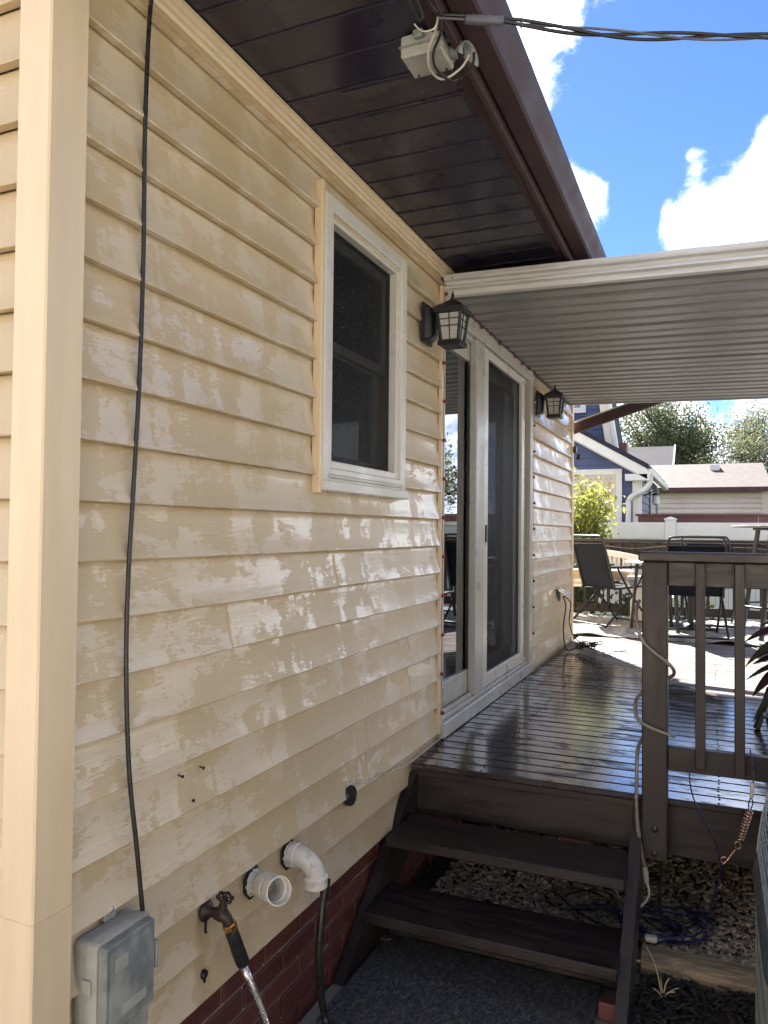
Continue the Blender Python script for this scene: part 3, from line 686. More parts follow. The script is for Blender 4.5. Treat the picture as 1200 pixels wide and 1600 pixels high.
# spigot
sp = thing('spigot', 'bronze coloured garden spigot with round wheel handle on the siding', 'spigot', (.02, 1.632, .58))
mb = MB(); mb.lathe([(.034, .010), (.034, .014), (.028, .022), (.018, .027), (.0155, .030), (.0155, .052)], (0, 1.632, .583), (1, 0, 0), 20); mb.build('flange', 'spigot_metal', sp, 40)
mb = MB(); mb.tube([(.05, 1.632, .583), (.065, 1.632, .583), (.080, 1.633, .580), (.091, 1.635, .570), (.096, 1.637, .555)], [.019, .022, .022, .018, .016], 14)
mb.tube([(.070, 1.632, .585), (.078, 1.630, .612), (.083, 1.628, .628)], [.017, .014, .009], 12); mb.tube([(.02, 1.622, .558), (.034, 1.600, .538), (.04, 1.596, .535)], .0045, 8); mb.build('valve_body', 'spigot_metal', sp, 50)
ax = Vector((.35, -.05, 1)).normalized(); c = Vector((.088, 1.627, .641)); u = ax.orthogonal().normalized(); w = ax.cross(u)
mb = MB(); ring = []
for k in range(48):
    a = 2 * math.pi * k / 48; rr = .0235 + .0030 * math.cos(6 * a); ring.append(c + (u * math.cos(a) + w * math.sin(a)) * rr)
mb.tube(ring, .0042, 8, closed=True)
for k in range(6):
    a = 2 * math.pi * k / 6; mb.tube([c, c + (u * math.cos(a) + w * math.sin(a)) * .021], .003, 6)
mb.lathe([(.0085, -.010), (.0085, .004), (.004, .007)], c, ax, 10); mb.build('wheel_handle', 'spigot_metal', sp, 50)
sp.scale = (.8, .8, .8)
hz = thing('metal_hose', 'silver braided metal hose with black grip screwed onto the spigot', 'hose', (.12, 1.72, 0))
A, B_ = Vector((.081, 1.637, .560)), Vector((.094, 1.688, .432)); d = (B_ - A).normalized()
MB().lathe([(.0165, -.004), (.018, 0), (.018, .014), (.0165, .017)], A, d, 8).build('brass_collar', 'brass', hz, 30)
mb = MB(); mb.lathe([(.015, .017), (.0168, .022), (.0172, .06), (.0168, .062), (.0172, .064), (.0178, .125), (.016, .130)], A, d, 18); mb.build('grip', 'black_plastic', hz, 40)
mb = MB()
for i in range(6):
    for j in range(5):
        a = .5 * j; 
        uu = d.orthogonal().normalized(); ww = d.cross(uu); p = A + d * (.082 + i * .007) + (uu * math.cos(a - .4) + ww * math.sin(a - .4)) * .0176
        mb.lathe([(.0022, -.001), (.0016, .001)], p, uu * math.cos(a - .4) + ww * math.sin(a - .4), 6)
mb.build('grip_studs', 'black_plastic', hz)
path = spline([A + d * .128, A + d * .17, (.106, 1.745, .305), (.118, 1.79, .185), (.13, 1.82, .07), (.17, 1.80, .013), (.26, 1.66, .011), (.34, 1.35, .011)], 26); rs = [.0088 + (.0011 if i % 2 else -.0006) for i in range(len(path))]
MB().tube(path, rs, 12).build('braided_tube', 'steel', hz, 25)
# pvc pipes
p1 = thing('vent_pipe', 'straight white plastic vent pipe with open mouth and black gasket', 'pipe', (0, 1.84, .568))
c = Vector((0, 1.846, .566)); d = Vector((.82, -.50, .20)).normalized(); c1 = Vector((.036, 1.846, .566))
def oct_gasket(c, r, par):
    mb = MB(); ls = []
    for x, rr in ((.008, r), (.016, r), (.017, r - .003)): ls.append([(x, c[1] + rr * math.cos(R(22.5 + 45 * k)) * .85, c[2] + rr * math.sin(R(22.5 + 45 * k))) for k in range(8)])
    mb.loops(ls, True, True, True); mb.build('gasket', 'black_plastic', par)
    MB().tube([(.0185 + .002 * math.sin(k * 1.9), c[1] + (.0325 + .0025 * math.sin(k * 2.7)) * math.cos(k * .262), c[2] + (.0325 + .0025 * math.cos(k * 3.1)) * math.sin(k * .262)) for k in range(24)], .0045, 6, True).build('sealant', 'white_vinyl', par, 60)
oct_gasket(c, .047, p1)
MB().tube([c, Vector((.040, 1.846, .566)), c1 + d * .016, c1 + d * .05], .0302, 28, caps=False).build('pipe', 'pvc', p1, 40)
MB().lathe([(.0310, .034), (.0365, .036), (.037, .040), (.037, .076), (.0352, .078), (.0352, .081), (.0378, .084), (.0378, .118), (.0372, .1235), (.0345, .1240), (.0333, .122), (.0330, .100), (.0300, .099), (.0292, .075), (.0292, .03), (.005, .028)], c1, d, 32, False).build('coupling', 'pvc', p1, 35)
p2 = thing('drain_elbow', 'white plastic elbow pipe bending down from the siding above brick', 'pipe', (0, 2.045, .565))
c = Vector((0, 2.045, .568)); oct_gasket(c, .047, p2)
def bend(a0, a1, rad, rr, n):
    """quarter bend in the x/down plane leaning a little along y"""
    out = []
    for k in range(n + 1):
        a = R(a0 + (a1 - a0) * k / n); out.append(Vector((.045 + rad * math.sin(a), 2.045 + .018 * (1 - math.cos(a)), .568 - rad * (1 - math.cos(a)))))
    return out
pp = [Vector((.0, 2.045, .568)), Vector((.022, 2.045, .568))] + bend(0, 90, .052, .03, 14) + [Vector((.097, 2.064, .502))]
mb = MB(); mb.tube(pp, .0308, 26); mb.build('bend', 'pvc', p2, 40)
mb = MB(); mb.lathe([(.0312, 0), (.036, .002), (.036, .018), (.034, .020)], (.024, 2.045, .568), (1, 0, 0), 28); mb.build('collar', 'pvc', p2, 35)
mb = MB(); mb.lathe([(.0312, 0), (.0368, .003), (.0385, .006), (.0368, .009), (.0368, .034), (.034, .036), (.033, .030), (.005, .02)], (.097, 2.0635, .514), (.0, .06, -1), 28, False); mb.build('collar', 'pvc', p2, 35)
bh = thing('black_hose', 'black rubber hose standing against the brick base', 'hose', (.1, 2.12, 0))
MB().tube(spline([(.086, 2.150, .445), (.088, 2.132, .40), (.09, 2.115, .33), (.09, 2.104, .24), (.095, 2.118, .11), (.11, 2.12, .035), (.16, 2.02, .014), (.24, 1.8, .013), (.30, 1.45, .013)], 14), .0115, 14).build('tube', 'black_cable', bh, 50)
MB().tube([(.0855, 2.158, .462), (.086, 2.154, .452), (.0862, 2.150, .440), (.087, 2.142, .424), (.0875, 2.138, .416)], [.0135, .0145, .0135, .014, .013], 14).build('connector', 'black_plastic', bh, 40)
# round cap and thin wire
cp = thing('round_vent', 'black round plastic cap sealed on the siding beside the stairs', 'vent cap', (.01, 2.468, .618))
MB().lathe([(.034, .006), (.036, .010), (.036, .024), (.033, .030), (.030, .0305), (.029, .027), (.005, .027)], (0, 2.460, .616), (1, -.03, .05), 28, False).build('cap', 'black_plastic', cp, 35)
mb = MB()
for k in range(9): mb.lathe([(.001, -.004), (.005 + .003 * (k % 3), 0), (.001, .004)], (.014, 2.448 + .007 * k, .652 + .006 * math.sin(k * 2.1)), (1, .2, .3 * (k % 2)), 7)
mb.build('sealant', 'white_vinyl', cp, 60)
mb = MB(); mb.tube(spline([(.02, 2.505, .652), (.03, 2.56, .632), (.035, 2.62, .625), (.03, 2.70, .627), (.035, 2.78, .606), (.03, 2.84, .604), (.035, 2.92, .590), (.03, 3.06, .582), (.03, 3.2, .586), (.028, 3.40, .588), (.03, 3.46, .60)], 8), .0022, 6)
tag(mb.build('thin_wire', 'white_cable', None, 60), 'thin pale wire running from the black cap to the door corner', 'wire')
for i, (y, z, lab) in enumerate(((1.521, .957, 'left'), (1.606, .955, 'right'), (1.567, .885, 'lowest'))):
    n_ = MB().lathe([(.0020, .002), (.0020, .014), (.0042, .015), (.0042, .0175), (.0025, .0185)], (0.004, y, z), (1, random.uniform(-.15, .15), -.1), 8).build('nail', 'spigot_metal', None, 40)
    tag(n_, {'left': 'left of two rusty nails at equal height in the lower siding', 'right': 'right of two rusty nails at equal height in the lower siding', 'lowest': 'lowest of three rusty nails in the siding left of pipes'}[lab], 'nail', 'nails in the siding')
pg = thing('wall_plug', 'small black plastic plug in the siding below the spigot', 'plug', (.01, 1.631, .419))
MB().lathe([(.011, .004), (.013, .008), (.011, .016), (.006, .019)], (0, 1.631, .421), (1, .1, -.1), 9).build('plug_body', 'black_plastic', pg, 40)
MB().box(.008, .014, 1.628, 1.638, .398, .412, .002).build('tail', 'black_plastic', pg)

# wall lanterns
def lantern(label, loc):
    L = thing('wall_lantern', label, 'lantern', loc, 0, 'wall lanterns either side of the door', True)
    MB().prism([(-.055, -.085), (.055, -.085), (.055, .085), (-.055, .085)], 'x', .004, .016).build('back_plate', 'black_metal', L)
    ls = [[(x, p[0], p[1]) for p in rrect(0, 0, .047 - i, .075 - i, .012, 0, 4)] for x, i in ((.016, 0), (.030, .002), (.046, .012), (.050, .020))]
    MB().loops(ls, True, True, True).build('mount_boss', 'black_metal', L, 40)
    MB().tube([(.045, 0, .035), (.085, 0, .042), (.10, 0, .042)], [.012, .010, .010], 10).build('arm', 'black_metal', L, 50)
    cx = .128
    def ring(h, z): return [(cx + sx * h, sy * h, z) for sx, sy in ((1, 1), (-1, 1), (-1, -1), (1, -1))]
    mb = MB(); mb.loops([ring(.058, .030), ring(.066, .030), ring(.066, .052), ring(.062, .056), ring(.012, .092), ring(.008, .096)], True, True, True)
    mb.lathe([(.010, .094), (.012, .100), (.006, .106), (.008, .112), (.004, .122), (.001, .132)], (cx, 0, 0), (0, 0, 1), 12); mb.build('roof', 'black_metal', L)
    g = MB(); g.loops([ring(.035, -.080), ring(.048, .028)], True, True, True); gl = g.build('glass', 'lantern_glass', L)
    for sx, sy in ((1, 1), (-1, 1), (-1, -1), (1, -1)): MB().bar((cx + sx * .039, sy * .039, -.085), (cx + sx * .0525, sy * .0525, .034), .011, .011, .001).build('corner_bar', 'black_metal', L)
    mb = MB()
    for ax_, s in ((0, 1), (0, -1), (1, 1), (1, -1)):
        def q(t, z): 
            h = .0365 + (.050 - .0365) * (z + .08) / .108
            return (cx + s * h, t, z) if ax_ == 0 else (cx + t, s * h, z)
        mb.bar(q(0, -.08), q(0, .028), .004, .004)
        for z in (-.025, .004): mb.bar(q(-.042, z), q(.042, z), .004, .004)
    mb.build('glazing_bars', 'black_metal', L)
    mb = MB(); mb.loops([ring(.040, -.082), ring(.050, -.086), ring(.051, -.104), ring(.045, -.108)], True, True, True); mb.build('base', 'black_metal', L)
    return L
L1 = lantern('black square wall lantern between the window and the sliding door', (.016, 3.185, 2.488)); L1.scale = (1.02, 1.02, 1.04)
L2 = dup(L1, (.016, 5.54, 2.50), 0, 'black square wall lantern at the far side of the sliding door')

# red berry garland round the door
gb = thing('berry_garland', 'wire garland of small dark red berries round the sliding door', 'garland', (.02, 3.43, .6))
pts = [(.024 + random.uniform(-.004, .004), 3.432 + random.uniform(-.01, .006), float(z)) for z in np.arange(.70, 2.68, .0925)] + [(.026, 3.44, 2.70)] + [(.030 + random.uniform(-.004, .004), float(y), 2.695 + random.uniform(-.012, .012)) for y in np.arange(3.56, 5.2, .096)] + [(.03, 5.30, 2.73), (.03, 5.39, 2.70)] + [(.026, 5.398 + random.uniform(-.008, .008), float(z)) for z in np.arange(2.6, .8, -.0925)]
MB().tube(spline(pts, 4), .0014, 5).build('wire', 'wire_rust', gb, 60)
me_br = None
for i, p in enumerate(pts):
    if i % 2: continue
    if me_br is None:
        b0 = MB().lathe([(.002, -.010), (.007, -.007), (.0095, 0), (.007, .007), (.002, .010)], (0, 0, 0), (.3, .2, 1), 10).build('berry', 'red_berry', None, 60); me_br = b0.data; bo = b0
    else: bo = bpy.data.objects.new('berry', me_br); COL.objects.link(bo)
    bo.parent = gb; bo.location = (p[0] - .02 + .004, p[1] - 3.43, p[2] - .6); bo.rotation_euler = (random.random() * 3, random.random() * 3, 0)

# ================================================================ THINGS UNDER THE EAVE
eb = thing('eave_box', 'grey metal electrical box with lamp hood under the brown eave', 'electrical box', (.52, 1.82, 2.84))
MB().box(.462, .585, 1.762, 1.872, 2.775, 2.838, .005).build('box', 'box_light', eb)
MB().box(.458, .589, 1.757, 1.877, 2.800, 2.806, .002).build('cover_seam', 'box_grey', eb)
for p in ((.482, 1.858), (.566, 1.858)): MB().lathe([(.004, 0), (.004, .003)], (p[0], p[1], 2.775), (0, 0, -1), 8).build('screw', 'black_plastic', eb)
MB().box(.505, .535, 1.742, 1.757, 2.812, 2.835, .004).build('bracket', 'box_grey', eb)
mb = MB(); mb.tube([(.586, 1.835, 2.806), (.606, 1.838, 2.804)], .020, 14); mb.tube([(.586, 1.80, 2.818), (.615, 1.802, 2.817)], .008, 8); mb.build('lamp_socket', 'box_grey', eb, 40)
ls = []
for t_, rr in ((0, .016), (.012, .026), (.03, .035), (.05, .040)):
    ls.append([(.606 + t_ * .75 + rr * .3 * math.cos(a), 1.838 + rr * math.cos(a), 2.804 - t_ * .45 + rr * math.sin(a)) for a in np.linspace(R(-20), R(200), 13)])
mb = MB(); mb.loops(ls, False); ho = mb.build('lamp_hood', 'box_grey', eb, 60); eb.scale = (.92, .92, .92); eb.location.y += .018
sm_ = ho.modifiers.new('solid', 'SOLIDIFY'); sm_.thickness = .003
wb = thing('wire_bracket', 'dark wire anchor loops hanging from the soffit above the grey box', 'bracket', (.58, 1.64, 2.84))
mb = MB(); mb.tube(spline([(.555, 1.58, 2.84), (.558, 1.615, 2.80), (.566, 1.655, 2.775), (.577, 1.65, 2.778), (.575, 1.61, 2.80), (.572, 1.585, 2.84)], 6), .004, 7); mb.tube(spline([(.60, 1.57, 2.84), (.598, 1.61, 2.81), (.596, 1.645, 2.80), (.602, 1.68, 2.80)], 6), .0055, 7)
mb.build('hook', 'black_metal', wb, 60)
# service drop: three twisted lines from the eave out to a pole on the right
sd = thing('service_cable', 'twisted overhead power lines running from the brown eave', 'power line', (.6, 1.70, 2.8))
S0, S1, S2 = Vector((.600, 1.70, 2.800)), Vector((1.345, 2.18, 2.855)), Vector((8.6, 6.86, 4.05))
def drop(t):
    p = S0.lerp(S2, t); q = S0.lerp(S2, .0929); return p + (S1 - q) * math.exp(-((t - .0929) / .12) ** 2) * (1 - math.exp(-(t / .03) ** 2))
for j, (r_, m_) in enumerate(((.0042, 'black_cable'), (.0044, 'black_cable'), (.0030, 'grey_cable'))):
    pts = []
    for k in range(241):
        t_ = (k / 240) ** 1.5; p = drop(t_); s_ = t_ * 10; wr_ = min(1, t_ * 14)
        a = s_ * 9.0 + j * 2.1; rad = .0045 + .0055 * wr_ * (1 + .6 * math.sin(s_ * 5))
        pts.append(p + Vector((-.35 * math.cos(a), .3 * math.cos(a), math.sin(a))) * rad)
    MB().tube(pts, r_, 8).build('line', m_, sd, 60)
MB().tube([(.655, 1.737, 2.803), (.70, 1.767, 2.807), (.735, 1.789, 2.810)], [.011, .0115, .011], 12).build('splice_sleeve', 'grey_cable', sd, 40)
for t_ in (.009, .0155, .022):
    c = drop(t_); ring = [c + Vector((.3 * math.cos(a), -.4 * math.cos(a), math.sin(a))) * .012 for a in np.linspace(0, 2 * math.pi, 14)[:-1]]
    MB().tube(ring, .0018, 6, True).build('tie_wire', 'grey_cable', sd, 60)
MB().tube(spline([(.600, 1.70, 2.80), (.580, 1.735, 2.790), (.548, 1.775, 2.772), (.533, 1.83, 2.760), (.548, 1.885, 2.762), (.60, 1.878, 2.775), (.63, 1.855, 2.79)], 8), .0032, 7).build('lead', 'white_cable', sd, 60)
MB().tube(spline([(.604, 1.705, 2.80), (.592, 1.74, 2.785), (.560, 1.78, 2.770), (.550, 1.83, 2.758), (.575, 1.896, 2.757), (.63, 1.876, 2.770), (.645, 1.85, 2.79)], 8), .0040, 7).build('lead', 'black_cable', sd, 60)
MB().tube(spline([(.60, 1.70, 2.80), (.585, 1.715, 2.785), (.560, 1.70, 2.775), (.548, 1.675, 2.780)], 6), .0022, 6).build('lead', 'white_cable', sd, 60)
pole = thing('utility_pole', 'tall brown wooden utility pole carrying the overhead lines', 'utility pole', (8.7, 6.9, 0))
MB().tube([(8.7, 6.9, -.05), (8.7, 6.9, 4), (8.7, 6.9, 8.5)], [.15, .135, .11], 14).build('shaft', 'bark', pole, 50)
MB().box(8.64, 8.76, 6.0, 7.8, 7.7, 7.82, .01).build('cross_arm', 'bark', pole)
# outlet and cord heap by the house corner
ou = thing('wall_outlet', 'grey covered power outlet on the siding beyond the sliding door', 'outlet', (.02, 6.42, 1.03))
MB().box(.006, .026, 6.36, 6.46, .985, 1.085, .006).build('box', 'black_plastic', ou)
mb = MB(); mb.box(-.001, .10, -.048, .048, -.010, .010, .004, Matrix.Translation((.024, 6.41, 1.085)) @ Matrix.Rotation(R(28), 4, 'Y')); mb.build('lid', 'steel', ou)
cd = thing('cord_heap', 'tangled black extension cords on the deck below the outlet', 'cord', (.25, 6.5, .572))
MB().tube(spline([(.05, 6.42, 1.03), (.075, 6.42, .95), (.06, 6.40, .78), (.07, 6.40, .64), (.10, 6.40, .585), (.15, 6.46, .60), (.20, 6.50, .585)], 8), .006, 7).build('cord', 'black_cable', cd, 60)
MB().tube(spline([(.055, 6.44, 1.03), (.11, 6.45, .97), (.09, 6.5, .82), (.13, 6.52, .68), (.22, 6.55, .62), (.27, 6.52, .59)], 8), .005, 7).build('cord', 'black_cable', cd, 60)
for j in range(6):
    c = Vector((.25 + random.uniform(-.03, .03), 6.5 + random.uniform(-.06, .05), .585)); a0 = random.random() * 6; rx, ry, rz_ = random.uniform(.04, .09), random.uniform(.02, .05), random.uniform(.02, .05)
    MB().tube([c + Vector((rx * math.cos(a), ry * math.sin(a), .02 + rz_ * abs(math.sin(a * .5 + a0)) + .008 * math.sin(3 * a))) for a in np.linspace(0, 2 * math.pi, 26)[:-1]], .0045, 6, True).build('cord_loop', 'black_cable', cd, 60)
MB().tube(spline([(.30, 6.48, .585), (.38, 6.44, .578), (.43, 6.36, .578), (.47, 6.44, .60), (.55, 6.50, .59), (.53, 6.60, .585), (.45, 6.52, .58), (.41, 6.40, .578), (.40, 6.25, .577)], 8), .003, 6).build('cord', 'grey_cable', cd, 60)
MB().box(.33, .39, 6.40, 6.43, .574, .592, .004).build('plug', 'white_cable', cd)
hk = thing('corner_clip', 'small black clip lamp hanging at the far house corner', 'lamp', (.03, 7.12, 2.3))
MB().box(.022, .05, 7.06, 7.12, 2.29, 2.35, .005).build('clip', 'black_plastic', hk); MB().lathe([(.018, 0), (.024, -.05), (.012, -.055)], (.07, 7.10, 2.28), (.2, 0, 1), 12).build('lamp', 'black_plastic', hk, 40)
# ================================================================ GROUND LEVEL THINGS
mb = MB(); g = 26; V = []; F = []
for zz, ins in ((0.001, .004), (.010, .0), (.014, .004)): pass
mb.loops([rrect(.455, 2.44, .40, .285, .015, .001), rrect(.455, 2.44, .405, .29, .018, .008), rrect(.455, 2.44, .398, .283, .014, .014)], True, True, True)
mt = mb.build('doormat', 'mat_rubber', None, 30); tag(mt, 'dark grey textured rubber mat at the foot of the stairs', 'mat')
MB().box(.10, .55, 2.745, 2.79, .0, .05, .004)
for i, (x0, x1) in enumerate(((.865, .925),)):
    b_ = MB().box(x0, x1, 2.55, 2.60, -.001, .055, .005).build('paving_brick', 'brick', None); tag(b_, 'broken reddish brick wedged beside the mat under the lower step', 'brick')
tp = MB().box(.003, .0455, 2.49, 2.535, .095, .125, .001); 
tb = thing('edging_timber', 'weathered split timber edging the gravel beside the stairs', 'timber', (1.5, 2.9, 0))
mb = MB(); ls = []
for i in range(41):
    x = .97 + i * .06; j = lambda a: .005 * math.sin(x * 23 + a * 7) + .004 * math.sin(x * 57 + a)
    ls.append([(x, 2.872 + j(1), -.006), (x, 2.866 + j(2), .030), (x, 2.876 + j(3), .058 + j(6)), (x, 2.90 + j(4), .068 + .4 * j(4)), (x, 2.96, .066), (x, 2.972, .05), (x, 2.972, -.006)])
mb.loops(ls, True, True, True); mb.build('timber', 'timber', tb)
ICO = None
def icosa():
    p = (1 + 5 ** .5) / 2; v = np.array([(-1, p, 0), (1, p, 0), (-1, -p, 0), (1, -p, 0), (0, -1, p), (0, 1, p), (0, -1, -p), (0, 1, -p), (p, 0, -1), (p, 0, 1), (-p, 0, -1), (-p, 0, 1)], float)
    f = np.array([(0, 11, 5), (0, 5, 1), (0, 1, 7), (0, 7, 10), (0, 10, 11), (1, 5, 9), (5, 11, 4), (11, 10, 2), (10, 7, 6), (7, 1, 8), (3, 9, 4), (3, 4, 2), (3, 2, 6), (3, 6, 8), (3, 8, 9), (4, 9, 5), (2, 4, 11), (6, 2, 10), (8, 6, 7), (9, 8, 1)])
    return v / np.linalg.norm(v[0]), f
IV, IF = icosa()
def stones(name, n, sampler, smin, smax, mat, flat=.6):
    V = np.zeros((n, 12, 3)); 
    for i in range(n):
        x, y, z = sampler(); s = smin + (smax - smin) * RNG.random() ** 2
        A = np.linalg.qr(RNG.normal(size=(3, 3)))[0]; sc = np.array([1, RNG.uniform(.6, 1), RNG.uniform(.45, .8)]) * s
        v = IV * (1 + RNG.uniform(-.18, .18, (12, 1))) * sc @ A; v[:, 2] *= flat; V[i] = v + (x, y, z)
    F = (IF[None] + 12 * np.arange(n)[:, None, None]).reshape(-1, 3)
    return npobj(name, V.reshape(-1, 3), F, mat)
def gs():
    y = 2.975 + (4.9 - 2.975) * RNG.random() ** 1.6; x = RNG.uniform(.1, 1.75) if y > 3.07 else RNG.uniform(.97, 1.75)
    if RNG.random() < .12: x = RNG.uniform(.06, .93); y = RNG.uniform(2.82, 3.1)
    return x, y, .006 + .026 * RNG.random() + .018 * math.sin(x * 5) * math.sin(y * 4)
stuff(stones('gravel', 24000, gs, .006, .018, 'gravel'), 'tan and grey gravel under the deck', 'gravel')
n = 2600; V = np.zeros((n, 8, 3)); q = np.array([(-1, -1, -1), (1, -1, -1), (1, 1, -1), (-1, 1, -1), (-1, -1, 1), (1, -1, 1), (1, 1, 1), (-1, 1, 1)], float); qf = np.array([(0, 3, 2, 1), (4, 5, 6, 7), (0, 1, 5, 4), (1, 2, 6, 5), (2, 3, 7, 6), (3, 0, 4, 7)])
for i in range(n):
    a = RNG.uniform(0, 6.28); L = RNG.uniform(.010, .038); ti = RNG.normal() * .35
    v = q * (L, RNG.uniform(.0025, .006), RNG.uniform(.0012, .003)); v[:, 1] *= 1 - .5 * (v[:, 0:1] > 0).ravel()
    c, s = math.cos(ti), math.sin(ti); v = v @ np.array([[c, 0, s], [0, 1, 0], [-s, 0, c]]); c, s = math.cos(a), math.sin(a); v = v @ np.array([[c, s, 0], [-s, c, 0], [0, 0, 1]])
    V[i] = v + (RNG.uniform(.97, 1.75), RNG.uniform(1.9, 2.872), .004 + .02 * RNG.random())
stuff(npobj('mulch', V.reshape(-1, 3), (qf[None] + 8 * np.arange(n)[:, None, None]).reshape(-1, 4), 'mulch'), 'dark wood mulch beside the stairs', 'mulch')
gt = thing('dry_grass_tuft', 'few dry pale grass blades sprouting in the dark mulch', 'grass tuft', (1.05, 2.74, 0))
for j, (dx, dy, h) in enumerate(((-.06, .10, .12), (.02, .02, .07), (.04, -.02, .05), (-.01, .05, .05), (-.03, .0, .035), (.05, .03, .04))):
    MB().tube(spline([(1.05, 2.74, 0), (1.05 + dx * .4, 2.74 + dy * .4, h * .7), (1.05 + dx, 2.74 + dy, h)], 5), [.0022] * 10 + [.0008], 5).build('blade', 'straw', gt, 60)
# blue cable coil
cc = thing('cable_coil', 'loose coil of dark blue cable lying on the gravel', 'cable', (1.05, 3.15, .03))
def coil(cx, cy, rx, ry, rot, turns, rad, name, mat, z=.052, seed=0):
    rr = random.Random(seed); pts = []
    for k in range(int(26 * turns)):
        a = 2 * math.pi * k / 26; w = 1 + .10 * math.sin(a * .63 + seed) + .05 * math.sin(a * 1.7 + seed * 2)
        x, y = rx * w * math.cos(a), ry * w * math.sin(a); c, s = math.cos(rot), math.sin(rot)
        pts.append((cx + c * x - s * y + .012 * math.sin(a * .31 + seed), cy + s * x + c * y + .015 * math.cos(a * .27), z + .008 * math.sin(a * 1.3 + seed) + .0012 * k / 26))
    return MB().tube(pts, rad, 6).build(name, mat, cc, 60)
coil(1.04, 3.16, .155, .12, .3, 4.2, .0034, 'loop', 'blue_cable', .056, 1); coil(.99, 3.10, .10, .075, -.4, 6.3, .0034, 'loop', 'blue_cable', .064, 2); coil(1.06, 3.22, .11, .07, .9, 2.2, .0042, 'loop', 'black_cable', .060, 3)
coil(.80, 3.11, .10, .08, .2, 2.3, .0034, 'loop', 'blue_cable', .058, 4); coil(.70, 3.22, .13, .07, .6, 1.4, .0042, 'loop', 'black_cable', .056, 5)
MB().tube(spline([(.55, 3.36, .06), (.60, 3.25, .055), (.70, 3.12, .06), (.80, 3.05, .06), (.93, 3.02, .06)], 8), .004, 6).build('tail', 'black_cable', cc, 60)
MB().tube(spline([(1.02, 3.10, .44), (1.022, 3.11, .3), (1.018, 3.12, .15), (1.03, 3.13, .06)], 6), .006, 7).build('drop', 'black_cable', cc, 60)
MB().box(.972, 1.016, 2.985, 3.015, .058, .078, .005).build('white_plug', 'white_cable', cc)
# rope light on the rail post
rl = thing('rope_light', 'clear rope light wound around the deck rail post', 'rope light', (1.0, 3.03, .5))
P = [(.945, 3.09, 1.30), (.938, 3.04, 1.27), (.945, 2.985, 1.215), (.968, 2.972, 1.160), (1.00, 2.970, 1.128), (1.042, 2.972, 1.097), (1.069, 2.995, 1.066), (1.070, 3.05, 1.035), (1.045, 3.086, 1.01), (.99, 3.09, .975), (.945, 3.075, .94), (.936, 3.03, .915), (.944, 2.985, .880), (.965, 2.972, .860), (1.00, 2.970, .845), (1.04, 2.972, .832), (1.072, 2.99, .822), (1.066, 3.04, .81), (1.03, 3.086, .80), (.975, 3.088, .79), (.949, 3.05, .765), (.945, 2.985, .72), (.946, 2.972, .66), (.945, 2.968, .58), (.949, 2.962, .50), (.962, 2.958, .41), (.974, 2.958, .34)]
MB().tube(spline(P, 6), .0068, 10).build('tube', 'rope_light', rl, 50)
MB().tube([(.974, 2.958, .343), (.977, 2.957, .325), (.980, 2.956, .300), (.983, 2.956, .285)], [.009, .011, .011, .007], 10).build('end_cap', 'box_light', rl, 50)
MB().tube(spline([(.983, 2.956, .288), (.99, 2.96, .26), (.985, 2.98, .225), (.965, 2.99, .19), (.93, 2.99, .15), (.905, 2.97, .10), (.905, 2.93, .05), (.93, 2.91, .03), (.97, 2.90, .03)], 8), .0045, 8).build('power_cord', 'white_cable', rl, 50)
# tie-out cable with spring and clip
to = thing('tie_out_cable', 'blue tie out cable with coil spring and snap hook over the rail', 'cable', (1.25, 2.98, .6))
MB().tube(spline([(1.145, 2.955, .76), (1.128, 2.95, .71), (1.135, 2.945, .64), (1.165, 2.955, .56), (1.21, 2.975, .47), (1.228, 2.985, .40), (1.225, 2.99, .34), (1.20, 3.0, .24), (1.17, 3.02, .13), (1.12, 3.08, .065), (1.07, 3.16, .06)], 8), .0026, 7).build('line', 'blue_cable', to, 60)
MB().tube(spline([(1.325, 3.0, .80), (1.330, 2.965, .765), (1.334, 2.950, .72), (1.330, 2.948, .685)], 8), .0024, 7).build('line', 'blue_cable', to, 60)
MB().tube([(1.331, 2.948, .700), (1.327, 2.948, .650)], .0075, 12).build('white_ferrule', 'white_cable', to, 40)
mb = MB(); mb.tube([(1.327, 2.948, .652), (1.332, 2.948, .63), (1.322, 2.948, .600)], .0024, 6); mb.tube([(1.327, 2.948, .652), (1.318, 2.948, .63), (1.318, 2.948, .600)], .0024, 6); mb.build('thimble', 'blue_cable', to, 60)
A, B_ = Vector((1.322, 2.947, .605)), Vector((1.292, 2.947, .500)); d = (B_ - A).normalized(); u = d.orthogonal().normalized(); w = d.cross(u)
MB().tube([A + d * ((B_ - A).length * k / 110) + (u * math.cos(k * 2 * math.pi / 11) + w * math.sin(k * 2 * math.pi / 11)) * .0105 for k in range(111)], .0028, 6).build('spring', 'copper_clip', to, 60)
MB().tube([A, B_], .0035, 6).build('spring_core', 'steel', to)
C_ = Vector((1.283, 2.946, .478)); ring = [C_ + Vector((.009 * math.cos(a), 0, .013 * math.sin(a))) for a in np.linspace(0, 2 * math.pi, 18)[:-1]]
mb = MB(); mb.tube(ring, .0026, 7, True); mb.tube([(1.278, 2.946, .465), (1.262, 2.946, .440), (1.250, 2.946, .420)], [.005, .0035, .005], 8); mb.tube(spline([(1.250, 2.946, .420), (1.238, 2.946, .408), (1.230, 2.946, .415), (1.233, 2.946, .428), (1.246, 2.946, .43)], 5), .0028, 7); mb.build('snap_hook', 'copper_clip', to, 60)
